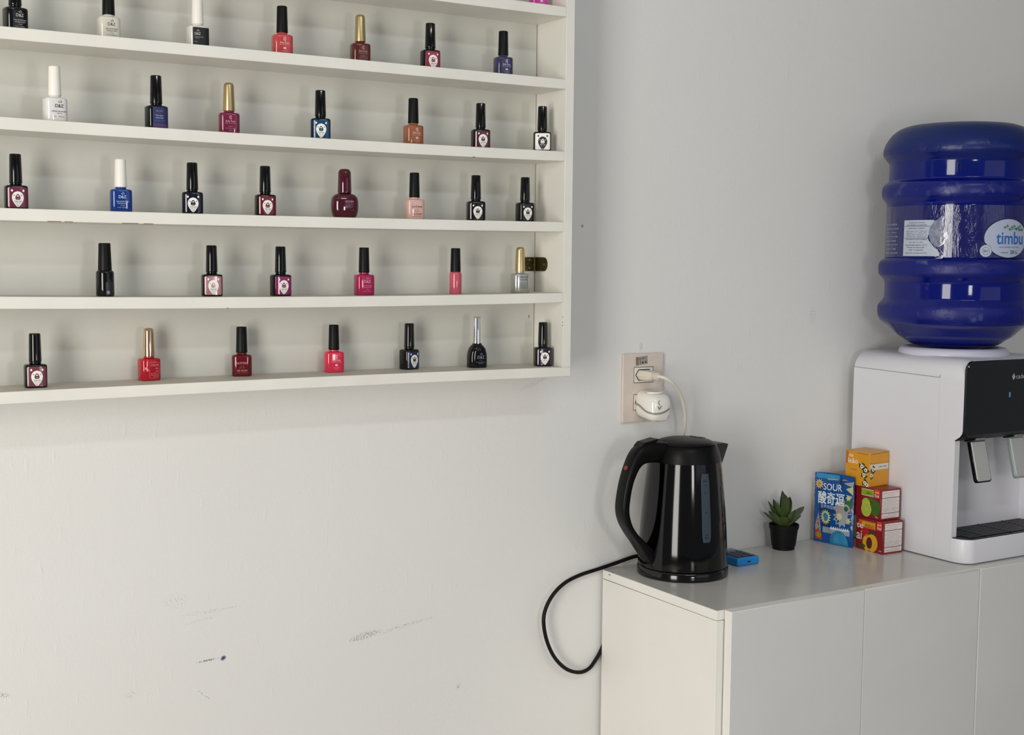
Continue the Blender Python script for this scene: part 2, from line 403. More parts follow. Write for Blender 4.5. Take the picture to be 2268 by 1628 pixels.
def front_map(kind):
    if kind == 'fat':
        def mp(u, v, l):
            z = max(.001, v); pr = [(0, .0150), (.004, .0172), (.010, .0190), (.0165, .0195), (.024, .0192), (.029, .0180), (.0325, .0150)]
            r = .015
            for i in range(len(pr)-1):
                if pr[i][0] <= z <= pr[i+1][0]: r = pr[i][1]+(pr[i+1][1]-pr[i][1])*(z-pr[i][0])/(pr[i+1][0]-pr[i][0])
            return (u, -.70*r*(1-min(.999, abs(u/r))**2.5)**.4-.0003-l*1.5, v)
        return mp
    if kind in ('slim', 'tube'):
        r = .0113 if kind == 'slim' else .0092
        return lambda u, v, l: (math.sin(u/r)*(r+l), -math.cos(u/r)*(r+l), v)
    a, b, n = (.0137, .0112, 3.6) if kind == 'std' else (.0150, .0105, 3.2)
    return lambda u, v, l: (u, -b*max(0.02, 1-min(.999, abs(u/a))**n)**(1/n)-l*1.2, v)
def bear_label(t, face, panel, inverse=False):
    mp = front_map('std')
    P = Print(mp); P.rect(-.0113, .0113, .0022, .0268, r=.0018, lift=.00012, nx=14)
    P.obj('colour_panel', panel, t)
    drop = face; ink = panel
    if inverse: drop = PBLK; ink = PWHT
    D = Print(mp); rw = []
    for k in range(21):
        q = k/20; v = .0028+.0192*q
        if q > .60: w_ = .0069*math.sqrt(max(0, 1-((q-.60)/.40)**2))
        else: w_ = .0069*(.15+.85*math.sin(PI/2*(q/.60))**.95)
        rw.append((v, -w_-1e-6, w_+1e-6))
    D.rows(rw, 8, 0, .00030)
    for sx in (-1, 1): D.poly([(sx*(.0067+.0011*math.cos(a)+.0004*math.sin(a)), .0228+.0014*math.sin(a)-.0005*math.cos(a)) for a in [2*PI*i/10*(sx) for i in range(10)]], 0, .0003)
    D.obj('bear_emblem', drop, t)
    I = Print(mp)
    rn = [(.0116, .0016), (.0122, .0026), (.0136, .0031), (.0150, .0028), (.0166, .0021), (.0180, .0012), (.0186, .0003)]
    I.rows([(v, -a, a) for v, a in rn], 4, 0, .00042)
    for sx in (-1, 1): I.ell(sx*.0041, .0170, .0006, .0007, 0, .00042)
    I.text('Color Gel', 0, .0098, .0082, .0016, 1 if not inverse else 0, .00042, bold=True)
    I.text('SOAK OFF', 0, .0078, .0066, .0007, 2, .00042); I.text('UV / LED', 0, .0064, .0050, .0007, 2, .00042)
    I.text('8ml', 0, .0043, .0018, .0010, 1 if not inverse else 0, .00042)
    I.ell(0, .0162, .0011, .0009, 3, .00052); I.rect(-.0017, .0017, .0128, .0136, 0, 2, .00052, nx=2)
    I.obj('emblem_print', [ink, PBLK if not inverse else PWHT, PGRY, drop], t)
def leaf_logo(P, cu, cv, s, mi=0):
    P.ring(cu+.0004*s, cv, .0011*s, .0010*s, .0003*s, mi, a0=-1.2, a1=2.6, n=10)
    P.line(cu-.0016*s, cv-.0002*s, cu+.0003*s, cv-.0012*s, .0005*s, mi)
    P.line(cu+.0013*s, cv+.0003*s, cu+.0017*s, cv-.0009*s, .0004*s, mi)
def dz_label(t, ink, kind='std', dx=0.0, small=True):
    P = Print(front_map(kind)); leaf_logo(P, dx+.0003, .0243 if kind == 'std' else .0235, 1.15)
    z = .0197 if kind == 'std' else .0185
    P.text('D&Z', dx, z, .0094, .0037, 0, bold=False)
    if small:
        P.text('Soak-off Gel Polish', dx, z-.0058, .0150, .0014, 0, bold=True)
        P.text('COLOUR COAT', dx, z-.0083, .0130, .0013, 0, bold=True)
        P.text('UV/LED', dx, z-.0109, .0052, .0009, 0)
        P.text('7.3ml  0.25fl.oz', dx, z-.0135, .0125, .0011, 0)
    P.obj('lettering', ink, t)
def rosa_label(t, ink, gold=False):
    P = Print(front_map('std'))
    P.ring(.0010, .0232, .0022, .0022, .0007, 0, a0=.6, a1=5.6, n=14); P.ring(.0012, .0232, .0009, .0012, .0004, 0, n=8)
    P.line(.0000, .0214, .0024, .0196, .0005)
    P.text('Bella Rosa', .0006, .0180, .0124, .0026, 0, bold=True)
    P.text('Soak off Gel Polish', .0008, .0152, .0150, .0011)
    if gold:
        P.text('Soak off', .0006, .0112, .0056, .0014); P.text('UV & LED GEL POLISH', .0006, .0086, .0136, .0011)
        P.text('12ml', .0006, .0060, .0044, .0012, bold=True)
    else:
        P.ell(.0008, .0108, .0022, .0015, 0); P.text('UV & LED', .0006, .0070, .0080, .0012); P.text('10ml', .0006, .0046, .0040, .0010)
    P.obj('lettering', ink, t)
def luz_label(t, ink, soft):
    P = Print(front_map('std'))
    P.text('Luz & Neon', .0002, .0190, .0158, .0026, 0, bold=True)
    P.line(-.008, .0165, .008, .0165, .00015, 1)
    P.text('UV LED', .0002, .0142, .0058, .0011, 1); P.text('SOAK OFF', .0002, .0120, .0082, .0012, 1)
    P.text('GEL POLISH', .0002, .0083, .0136, .0020, 0, bold=True)
    P.text('10ML  0.33FL.OZ', .0002, .0052, .0136, .0013, 1)
    P.obj('lettering', [ink, soft], t)
GRP = {-1: 'nail polish bottles on the topmost visible shelf', 0: 'nail polish bottles on the highest full row', 1: 'nail polish bottles on the second row', 2: 'nail polish bottles on the third row', 3: 'nail polish bottles on the fourth row', 4: 'nail polish bottles on the bottom board'}
CAPM = {'gloss': BLKG, 'matte': BLKM, 'white': WHTC, 'gold': GOLD, 'chrome': CHRM, 'slimcap': BLKM, 'tubecap': BLKM, 'fat': mat('burgundy_plastic', '#47081f', .09, coat=.5)}
def bottle(x, y, row, rot, label, body='std', cap='gloss', col=None, style=None, neck=True, **kw):
    z = shelf_z(row+1, x)
    assert len(label.split()) <= 16, label
    t = thing('nail_polish_bottle', label, 'nail polish', (x, y, z), math.radians(rot), GRP[row])
    cm = GLSB if col is None else mat('lacquer_'+col, col, .11, coat=.15, k=kw.get('k', .92))
    if style in ('bear', 'bearinv') : bm = GLSB
    else: bm = cm
    if kw.get('bodymat'): bm = kw['bodymat']
    me = shared(('b', body), lambda: body_mb(body), [GLSB], 'bottle_body')
    bo = bpy.data.objects.new('glass_body', me); link(bo, t); bo.material_slots[0].link = 'OBJECT'; bo.material_slots[0].material = bm
    ck = cap if cap != 'rosegold' else 'gold'
    if cap == 'white': ck = 'matte'
    cme = shared(('c', ck), lambda: cap_mb(ck), [BLKG], 'cap', angle=50)
    co = bpy.data.objects.new('cap', cme); link(co, t); co.material_slots[0].link = 'OBJECT'
    co.material_slots[0].material = kw.get('capmat') or (ROSE if cap == 'rosegold' else CAPM[cap])
    if style == 'bear': bear_label(t, PWHT, cm)
    elif style == 'bearinv': bear_label(t, PWHT, PWHT, True)
    elif style == 'dz': dz_label(t, kw['ink'], body, kw.get('dx', .0008))
    elif style == 'rosa': rosa_label(t, kw['ink'], cap in ('gold', 'rosegold'))
    elif style == 'luz': luz_label(t, kw['ink'], kw['soft'])
    return t
tint = lambda n, h: mat('print_'+n, h, .4)
IW = tint('cool_white', '#d9d6d2'); IK = PBLK
B = bottle
B(1.0659, -.050, -1, -10, 'hot pink nail polish bottle on the shelf cut by the photo top edge', cap='gloss', col='#cf3f9c', style='rosa', ink=tint('pinkwhite', '#f6c8e4'))
B(.3103, -.052, 0, 12, 'solid black nail polish with white lettering, far left of its shelf', cap='gloss', col='#060606', style='dz', ink=IW, dx=.001)
B(.4224, -.052, 0, 0, 'white nail polish bottle with black cap and black lettering', cap='matte', col='#d9d4c8', style='dz', ink=IK, k=.95)
t = B(.5372, -.052, 0, 0, 'white bottle with black front panel and white cap', cap='white', col='#dcd9ce', style=None, k=1.0)
P = Print(front_map('std')); P.rect(-.0098, .0127, .0012, .0268, r=.0008, nx=16); P.obj('black_panel', PBLK, t)
P = Print(front_map('std')); P.mp = (lambda f: lambda u, v, l: f(u, v, l+.0002))(front_map('std'))
leaf_logo(P, -.0035, .0228, 1.1); P.text('D&Z', -.0038, .0185, .0078, .0034); P.text('UV/LED Gel Polish', -.0020, .0143, .0120, .0010); P.text('Top Coat', -.0046, .0126, .0060, .0009)
P.text('10ml', -.0060, .0082, .0040, .0009); P.obj('lettering', IW, t)
B(.6544, -.0512, 0, -7, 'coral red nail polish with matte black cap', cap='matte', col='#c4494d', style='rosa', ink=tint('coralwhite', '#f6b9b0'))
B(.7727, -.0455, 0, -6, 'dark brown nail polish with rounded gold cap', cap='gold', col='#5e2721', style='rosa', ink=tint('browntint', '#b58a84'))
B(.8815, -.050, 0, -5, 'rose red nail polish with white bear emblem, on the highest full row', cap='gloss', col='#97344a', style='bear')
B(1.0025, -.0535, 0, -6, 'indigo purple nail polish with matte black cap, last on its shelf', cap='matte', col='#3b385c', style='rosa', ink=tint('lilac', '#c2bdda'))
t = B(.3511, -.070, 1, 7, 'all white nail polish bottle with white cap and black lettering', cap='white', col='#dcdad8', k=1.05)
P = Print(front_map('std')); leaf_logo(P, .0022, .0245, 1.3); P.text('D&Z', .0015, .0192, .0104, .0040, 0, bold=True)
P.text('UV/LED GEL POLISH', .0012, .0125, .0180, .0015, 0, bold=True); P.text('Nail Art', .0018, .0101, .0064, .0012); P.text('8ml    0.27fl.oz', .0008, .0063, .0130, .0012); P.obj('lettering', IK, t)
t = B(.4767, -.068, 1, 4, 'black nail polish bottle with a dark blue and violet label', cap='gloss')
P = Print(front_map('std')); P.rect(-.0085, .0122, .0014, .0272, r=.0006, nx=14, nv=4); P.rect(-.0085, .0118, .0020, .0062, 0, 1, .0003, nx=14)
P.obj('blue_label', [tint('indigo', '#262a5c'), tint('violet', '#4c3560')], t)
P = Print(front_map('std')); P.text('VELVET', 0, .0222, .0096, .0022, 0, .0004); P.text('Fiberglass', 0, .0166, .0098, .0020, 1, .0004, bold=True); P.text('Glow Gel', 0, .0138, .0094, .0019, 1, .0004, bold=True); P.text('COLOUR COAT UV', .0008, .0101, .0134, .0013, 2, .0004)
P.obj('lettering', [tint('slate', '#8388a8'), tint('pale', '#b9b6c4'), tint('bluep', '#5b6fc0')], t)
B(.5797, -.0485, 1, -12, 'berry red nail polish with rounded gold cap', cap='gold', col='#7a2444', style='rosa', ink=tint('mauve', '#d38fa6'))
B(.7065, -.0590, 1, -18, 'teal blue nail polish with white bear emblem', cap='gloss', col='#1b4a6c', style='bear')
B(.8530, -.0525, 1, -2, 'orange brown nail polish with matte black cap', cap='matte', col='#9c5d40', style='rosa', ink=tint('peach', '#e7bfa0'))
B(.9651, -.0523, 1, -10, 'dull plum bear emblem nail polish, second from right on the second row', cap='gloss', col='#5a2735', style='bear')
B(1.0647, -.0670, 1, -29, 'black nail polish bottle with white panel and black bear emblem', cap='gloss', style='bearinv')
B(.3067, -.050, 2, 0, 'plum red bear emblem nail polish, leftmost of the third row', cap='gloss', col='#76304a', style='bear')
B(.4346, -.050, 2, -8, 'royal blue nail polish bottle with white cap', cap='white', col='#123a8a', style='dz', ink=tint('bluewhite', '#cfdcf2'))
B(.5281, -.050, 2, -13, 'navy black bear emblem nail polish beside the royal blue bottle', cap='gloss', col='#12162e', style='bear')
B(.6291, -.050, 2, -4, 'dark red bear emblem nail polish beside the burgundy round bottle', cap='gloss', col='#701624', style='bear')
BUR = MATS['burgundy_plastic']
t = B(.7455, -.052, 2, -5, 'round bulbous burgundy nail polish bottle with matching burgundy cap', body='fat', cap='fat', bodymat=BUR)
P = Print(front_map('fat')); P.text('HELLO MINI', .0028, .0232, .0124, .0020, bold=True); P.text('Gel Nail Polish', .0028, .0196, .0118, .0020, 1); P.text('Soak off', -.0002, .0166, .0062, .0014); P.text('15ml', -.0016, .0145, .0034, .0012)
P.line(.0000, .0118, .0088, .0165, .0002, 1); P.text('UV LED', .0066, .0112, .0050, .0014, 1); P.obj('lettering', [tint('pinkgrey', '#c495a8'), tint('dimpink', '#7d4a5e')], t)
B(.8564, -.050, 2, -8, 'pale pink nail polish with matte black cap and dark lettering', cap='matte', col='#dcb2a8', style='luz', ink=tint('maroon', '#3a1a18'), soft=tint('dustyrose', '#8d5f58'))
B(.9591, -.050, 2, -14, 'black bear emblem nail polish beside the pale pink bottle', cap='gloss', col='#0b080c', style='bear')
B(1.0456, -.050, 2, -9, 'black bear emblem nail polish, rightmost of the third row', cap='gloss', col='#09070b', style='bear')
t = B(.4123, -.052, 3, 0, 'slim plain black nail polish bottle, leftmost of the fourth row', body='slim', cap='slimcap')
P = Print(front_map('slim')); P.rect(-.0020, .0100, .0014, .0185, r=.0015, nx=8); P.poly([(-.0008, .0185), (.0050, .0185), (.0024, .0236)]); P.ell(.0012, .0052, .0020, .0022, 1, .0003)
P.obj('grey_print', [tint('charcoal', '#26262e'), tint('silverdot', '#8f8f95')], t)
B(.5532, -.050, 3, -7, 'dusty pink bear emblem nail polish', cap='gloss', col='#b5838a', style='bear')
B(.6505, -.050, 3, 2, 'magenta purple bear emblem nail polish', cap='gloss', col='#8d1f5f', style='bear')
B(.7763, -.050, 3, -4, 'raspberry nail polish with matte black cap and pink lettering', cap='matte', col='#a81a52', style='dz', ink=tint('rosewhite', '#e59ab4'))
B(.9251, -.050, 3, 0, 'slim cylindrical salmon pink nail polish bottle without lettering', body='tube', cap='tubecap', col='#c95a6c')
SIL = mat('silver_lacquer', '#b9b9b4', .22, metal=.75)
t = B(1.0379, -.050, 3, -8, 'silver nail polish bottle with gold cap beside the brass hinge', cap='gold', bodymat=SIL)
P = Print(front_map('std')); P.text('HELEN', .0012, .0243, .0118, .0028, bold=True); P.text('COLOR', .0012, .0203, .0118, .0026, bold=True); P.text('NAIL GEL', .0012, .0160, .0080, .0015, 1)
P.text('SOAK OFF UV GEL', .0012, .0135, .0136, .0013, 1); P.text('PROFESSIONAL', .0010, .0110, .0100, .0012, 1); P.text('15ml 0.5fl.oz', .0012, .0085, .0098, .0011, 1); P.obj('lettering', [tint('ink', '#2c2c38'), PGRY], t)
B(.3245, -.052, 4, -2, 'mauve brown bear emblem nail polish, leftmost on the bottom board', cap='gloss', col='#7a4450', style='bear')
t = B(.4729, -.031, 4, 7, 'bright red nail polish with shiny rose gold cap', cap='rosegold', col='#b50d22')
P = Print(front_map('std')); K = tint('pinkred', '#e8949c')
P.line(-.0040, .0030, -.0040, .0242, .0003); P.line(-.0040, .0242, .0095, .0242, .0003); P.line(.0095, .0100, .0095, .0242, .0003); P.line(-.0030, .0100, .0095, .0100, .0003)
P.text('COLOR', .0032, .0208, .0108, .0026, bold=True); P.text('GEL', .0060, .0165, .0046, .0020); P.text('15', .0066, .0128, .0034, .0020); P.text('SOAK OFF UV LED', .0030, .0078, .0114, .0013); P.text('GEL POLISH', .0050, .0058, .0080, .0012); P.text('15ml 0.5fl oz', .0030, .0036, .0110, .0010)
P.star(-.0085, .0165, .0014, .0025, 5, lift=.0003); P.star(-.0068, .0142, .0012, .0022, 5, lift=.0003); P.obj('lettering', K, t)
B(.6013, -.029, 4, -18, 'deep wine red nail polish with matte black cap and pink lettering', cap='matte', col='#640a1a', style='luz', ink=tint('rosepale', '#d9a0a4'), soft=tint('rosedim', '#a5636b'))
B(.7376, -.031, 4, -8, 'bright watermelon pink nail polish with matte black cap', cap='matte', col='#dc2f50', style='rosa', ink=tint('pinkpale', '#f8b0bc'))
B(.8581, -.031, 4, 16, 'steel blue bear emblem nail polish turned partly away', cap='gloss', col='#1d3050', style='bear')
t = B(.9649, -.046, 4, 0, 'arch-shouldered black nail polish bottle with fluted chrome cap', body='arch', cap='chrome', bodymat=GLSB)
P = Print(front_map('arch')); leaf_logo(P, .0014, .0214, 1.3); P.text('D&Z', .0012, .0163, .0122, .0046); P.text('PLATINUM', .0010, .0118, .0050, .0008); P.text('Soak-off UV/LED Polish', .0012, .0088, .0158, .0012); P.text('0.5 fl.oz 15ml', .0012, .0066, .0084, .0014)
P.obj('lettering', tint('steelblue', '#8d9ab0'), t)
B(1.0745, -.060, 4, -16, 'blackish purple bear emblem nail polish, last on the bottom board', cap='gloss', col='#2b1838', style='bear')

# ------------------------------------------------------------------ cabinets and worktop
ZT = Z0-.5171
CX, CYF, DY = 1.2316, -.2998, -.3178
YB = -.0078
top = thing('worktop', 'long white laminate worktop carrying the kettle and water dispenser', 'worktop', (2.0, -.15, ZT-.015))
obj('board', MB().box(CX-2.0, .95, CYF+.15, YB+.15, 0, .015), [TOPM, CABW], top, bevel=.0005, seg=1)
MELD = mat('dusty_shelf_top', (0.60, 0.565, 0.49), .6, noise=.12, nscale=25)  # dust tone plus the weaker light on top faces, put into the colour
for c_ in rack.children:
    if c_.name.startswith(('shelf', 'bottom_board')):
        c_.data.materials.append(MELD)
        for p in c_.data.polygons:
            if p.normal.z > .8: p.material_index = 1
for p in top.children[0].data.polygons:
    if p.normal.z < .7: p.material_index = 1
ch = MB().box(CX-.0002-2, CX+.006-2, -.035+.15, -.020+.15, .0085, .0100)
obj('edge_chip', MB().box(CX-2.0004, CX-1.9996, -.030+.15, -.0245+.15, .0095, .0108), CHP, top)
def cabinet(x0, doors, label, first=False):
    x1 = doors[-1][1]; t = thing('base_cabinet', label, 'cabinet', ((x0+x1)/2, -.15, 0)); cx = (x0+x1)/2
    zt = ZT-.0158
    def part(name, x0_, x1_, y0, y1, z0, z1, m=CABW, bv=.0005):
        return obj(name, MB().box(x0_-cx, x1_-cx, y0+.15, y1+.15, z0, z1), m, t, bevel=bv, seg=1)
    part('side_panel', x0, x0+.015, CYF, YB, .004, zt); part('side_panel', x1-.015, x1-.0003, CYF, YB, .004, zt)
    part('back_panel', x0+.015, x1-.015, YB-.006, YB, .06, zt); part('bottom_panel', x0+.015, x1-.015, CYF, YB-.006, .06, .075)
    part('plinth', x0+.015, x1-.015, CYF+.03, CYF+.045, .004, .06); part('inner_shelf', x0+.015, x1-.015, CYF+.02, YB-.006, .42, .435)
    for i, (a, b) in enumerate(doors):
        zd = ZT+.0003 if (first and i == 0) else ZT-.0008
        dy = 0 if (first and i == 0) else .0008
        d = part('door', a+.0008, b-.0008, DY+dy, CYF-.0016, .062, zd, CABD, .0007)
        d.data.materials.append(CABW)
        for p in d.data.polygons:
            if p.normal.y > -.7: p.material_index = 1
        hx = b-.018 if i % 2 == 0 else a+.018
        for hz in (.16, .66):
            h = obj('hinge_cup', MB().box((a+.02 if i % 2 == 0 else b-.045)-cx, (a+.045 if i % 2 == 0 else b-.02)-cx, CYF-.0016+.15, CYF+.02+.15, hz, hz+.03), sw, d)
    return t
cabinet(CX, [(1.2440, 1.5199), (1.5199, 1.7939)], 'white two-door base cabinet under the kettle end of the worktop', True)
cabinet(1.7942, [(1.7942, 2.0690), (2.0690, 2.3430)], 'white base cabinet under the water dispenser, cut by the photo edge')
cabinet(2.3435, [(2.3435, 2.65), (2.65, 2.9500)], 'white base cabinet at the far end of the worktop, outside the photo')

# ------------------------------------------------------------------ wall outlet, plug, adapter, cables
OUTP = mat('aged_ivory_plastic', '#d8cbc0', .42, noise=.05, nscale=60)
OUTW = mat('socket_white', '#e2ddd4', .35)
ox, oz = 1.3105, Z0-.2155
out = thing('wall_outlet', 'ivory two-socket wall plate above the kettle', 'outlet', (ox, 0, oz))
pl = obj('faceplate', MB().box(-.0420, .0420, -.0060, -.0002, -.0580, .0580), OUTP, out, bevel=.0022, seg=2)
for (z, nm) in ((.0220, 'socket'), (-.0240, 'socket')):
    s_ = obj(nm, MB().box(-.0195, .0195, -.0068, -.0058, z-.0125, z+.0125), OUTW, out, bevel=.0004, seg=1)
    fr = Print(flatmap((0, -.0061, z), (1, 0, 0), (0, 0, 1)))
    for a in ((-.0200, -.013, .0200, -.013), (-.0200, .013, .0200, .013), (-.0200, -.013, -.0200, .013), (.0200, -.013, .0200, .013)): fr.line(*a, .0008)
    fr.obj('gap', DARK, out)
    hx = Print(flatmap((0, -.0068, z), (1, 0, 0), (0, 0, 1)))
    q = [(-.0172, 0), (-.0110, -.0088), (.0110, -.0088), (.0172, 0), (.0110, .0088), (-.0110, .0088)]
    for i in range(6): hx.line(*q[i], *q[(i+1) % 6], .0013)
    hx.obj('recess_rim', DARK, s_)
st = Print(flatmap((-.004, -.0061, .0460), (1, 0, .10), (-.06, 0, 1)))
st.rect(-.0125, .0120, -.0070, .0070, 0, 0, .0002); st.rect(-.0125, -.0075, -.0070, .0070, 0, 1, .0003); st.ell(.0018, -.0035, .0018, .0017, 2, .0004); st.ell(.0078, -.0032, .0018, .0017, 2, .0004); st.line(-.003, -.0055, -.003, .0, .0010, 2); st.text('10A 250V', 0, .0035, .014, .0028, 2, .0004)
st.obj('sticker', [tint('stickergrey', '#9d958c'), tint('stickerdark', '#7a736c'), tint('stickerink', '#3c3833')], out, 'grey printed sticker')
# white power cable with plug
CBL = mat('white_cable', '#dcd6c8', .40)
pz = oz+.0220
cab = thing('power_cable', 'white power cable plugged into the upper socket and dropping behind the kettle', 'cable', (ox, -.0075, pz))
def hexr(a, b, y): return [(a*x, y, b*z) for x, z in ((-1, 0), (-.64, -1), (.64, -1), (1, 0), (.64, 1), (-.64, 1))]
PLG = mat('plug_clear_white', '#d9d2c2', .30)
pm = MB(); pm.rings([hexr(.0165, .0082, 0.0), hexr(.0160, .0080, -.008), hexr(.0125, .0075, -.018), hexr(.0085, .0062, -.026)])
obj('plug', pm, PLG, cab, bevel=.001, seg=2)
gm = MB()
for k in range(4): gm.lathe([(.0052, 0), (.0064, .0004), (.0064, .0024), (.0052, .0028)], 16, 0, 0, k*.0032)
gm.v = [(x-.0+z*.25*0, -.0255-z, y) for x, y, z in gm.v]
obj('strain_relief', gm, PLG, cab, smooth=True)
cp = spline([(0, -.036, 0), (.006, -.046, -.0012), (.018, -.050, -.008), (.032, -.047, -.019), (.045, -.042, -.033), (.055, -.038, -.050), (.064, -.032, -.072), (.068, -.024, -.102), (.067, -.010, -.150), (.062, .0015, -.205), (.054, .0030, -.260), (.050, .0035, -.325), (.050, .0035, -.42)], 6)
obj('cable', MB().tube(cp, .0029, 12), CBL, cab, smooth=True)
# plug-in adapter in the lower socket
ADP = mat('adapter_white', '#ebe8df', .16, coat=.5)
az_ = oz-.0240
ad = thing('plug_in_adapter', 'glossy white rounded plug-in diffuser with grey wave line in the lower socket', 'air freshener', (ox+.004, -.0075, az_-.002))
def rr(a, b, n, y, dx=0, dz=0, k=28):
    o_ = []
    for i in range(k):
        t_ = 2*PI*i/k; c_, s2 = math.cos(t_), math.sin(t_)
        o_.append((dx+a*math.copysign(abs(c_)**(2/n), c_), y, dz+b*math.copysign(abs(s2)**(2/n), s2)))
    return o_
am = MB(); prof = [(.0165, .0190, 0, 0), (.0205, .0225, -.001, 0), (.0222, .0232, -.010, -.001), (.0225, .0232, -.022, -.0022), (.0222, .0230, -.034, -.0040), (.0207, .0218, -.042, -.0052), (.0168, .0188, -.0465, -.006), (.0090, .0125, -.0485, -.0062)]
am.rings([rr(a, b, 3.4, y, 0, dz) for a, b, y, dz in prof])
ao = obj('housing', am, ADP, ad, smooth=True)
vt = MB(); vt.lathe([(.0125, 0), (.0150, .0002), (.0156, .0030), (.0138, .0036), (.0125, .0030), (.0115, .0006)], 28, 0, -.026, .0188, sy=.72, cap0=True, cap1=False)
obj('vent_rim', vt, ADP, ad, smooth=True)
obj('vent_opening', MB().lathe([(.0110, 0), (.0118, .0028)], 24, 0, -.026, .0189, sy=.70), mat('vent_inside', '#b8b09c', .6), ad)
def adsurf(s_, v, l):   # s_: path round the housing from the wall, along the left side, then across the front
    pp = [(a, y, bb) for a, bb, y, dz in prof]+[(.0001, -.0490, .012)]; d = 0
    for side in (-1, 1):
        seq = pp if side < 0 else pp[::-1]
        for i in range(len(seq)-1):
            (a0, y0, b0), (a1, y1, b1) = seq[i], seq[i+1]; L_ = math.hypot(a1-a0, y1-y0)
            if s_ <= d+L_:
                q = (s_-d)/L_; a = a0+(a1-a0)*q; y = y0+(y1-y0)*q; bb = max(b0+(b1-b0)*q, .0125)
                k = max(.05, 1-min(.99, abs(v/bb))**3.4)**(1/3.4) if abs(y) < .044 else 1
                fx = min(1, a/.02); return (side*(a*k+l*fx), y-l*(1-fx*.6), v-.001)
            d += L_
    return (.02, -.01, v)
wv = Print(adsurf); ps = [(.003, .0010), (.010, .0006), (.017, -.0010), (.024, -.0042), (.032, -.0078), (.040, -.0100), (.048, -.0112), (.056, -.0116), (.064, -.0108), (.072, -.0085), (.082, -.004)]
ps = [tuple(p)[:2] for p in spline([(a, b, 0) for a, b in ps], 4)]
for i in range(len(ps)-1): wv.line(*ps[i], *ps[i+1], .0031, 0, .0009, 1)
wv.line(.0600, .0105, .0585, .0065, .0014, 0, .0009); wv.line(.0585, .0065, .0610, .0030, .0014, 0, .0009); wv.line(.0580, .0010, .0605, -.0045, .0020, 0, .0009); wv.line(.0605, -.0045, .0640, .0015, .0020, 0, .0009)
wv.obj('wave_line', mat('wave_grey', '#8f8f8c', .4), ad, 'grey wavy line and bird mark')
# ------------------------------------------------------------------ kettle on its power base
kx, ky = 1.3362, -.0876
pb = thing('kettle_power_base', 'round black kettle power base with a cord looping down behind the cabinet', 'kettle base', (kx, ky, ZT))
obj('base_ring', MB().lathe([(.0725, 0), (.0750, .0010), (.0755, .0040), (.0752, .0125), (.0735, .0145), (.0690, .0150)], 56), BLKG, pb, smooth=True)
cpts = [(1.3150, -.0200, -.5085), (1.2968, -.0160, -.5000), (1.2526, -.0120, -.5085), (1.2212, -.0105, -.5144), (1.1831, -.0120, -.5198), (1.1504, -.0150, -.5287), (1.1252, -.0170, -.5462), (1.1106, -.0180, -.5698), (1.1087, -.0185, -.5932), (1.1171, -.0180, -.6240), (1.1336, -.0165, -.6523), (1.1573, -.0145, -.6740), (1.1834, -.0120, -.6843), (1.2040, -.0095, -.6825), (1.2190, -.0066, -.6720), (1.2330, -.0043, -.6560), (1.2440, -.0042, -.632), (1.254, -.0042, -.59), (1.262, -.0042, -.545)]
cpts = [(1.3300, -.0350, -.5130)]+cpts
obj('cord', MB().tube([Vector((a-kx, b-ky, c+Z0-ZT)) for a, b, c in spline(cpts, 6)], .0032, 12), mat('black_rubber_cord', '#070506', .5, spec=.25), pb, smooth=True)
ket = thing('electric_kettle', 'glossy black electric kettle with a water level window', 'kettle', (kx, ky, ZT+.0152))
KB = mat('kettle_gloss_black', '#020203', .085, spec=.42)
KM = mat('kettle_satin_black', '#050506', .36, spec=.20)
kp = [(.0700, 0), (.0738, .0010), (.0742, .0050), (.0728, .0340), (.0712, .0620), (.0690, .0900), (.0662, .1180), (.0642, .1370), (.0618, .1600), (.0600, .1735)]
obj('kettle_body', MB().lathe(kp, 64, cap1=False), KB, ket, smooth=True)
kc = [(.0601, .1735), (.0598, .1745), (.0578, .1840), (.0548, .1940), (.0530, .1985), (.0512, .2000), (.0480, .1995)]
obj('kettle_collar', MB().lathe(kc, 64, cap0=False), KM, ket, smooth=True)
obj('lid', MB().lathe([(.0492, .1990), (.0498, .2015), (.0480, .2035), (.0420, .2065), (.0330, .2090), (.0210, .2104), (.0080, .2109), (.0005, .2110)], 56), KM, ket, smooth=True)
rec = MB(); rec.rings([[(.026+.013*math.cos(2*PI*i/24), .016*math.sin(2*PI*i/24), .2092-.0012*math.cos(2*PI*i/24)) for i in range(24)], [(.026+.011*math.cos(2*PI*i/24), .014*math.sin(2*PI*i/24), .2106-.0012*math.cos(2*PI*i/24)) for i in range(24)]])
obj('lid_grip', rec, KB, ket)
# spout (pointing along +x)
sp = MB()
ringA = [(.040, -.027, .1990), (.048, -.022, .160), (.0600, 0, .118), (.048, .022, .160), (.040, .027, .1990)]
ringB = [(.058, -.020, .1992), (.0610, -.013, .168), (.0700, 0, .140), (.0610, .013, .168), (.058, .020, .1992)]
ringC = [(.075, -.011, .1978), (.0765, -.006, .178), (.0815, 0, .163), (.0765, .006, .178), (.075, .011, .1978)]
ringD = [(.0915, -.0020, .1940), (.0912, -.0012, .191), (.0918, 0, .1885), (.0912, .0012, .191), (.0915, .0020, .1940)]
sp.rings([ringA, ringB, ringC, ringD])
obj('spout', sp, KM, ket, bevel=.0008, seg=2)
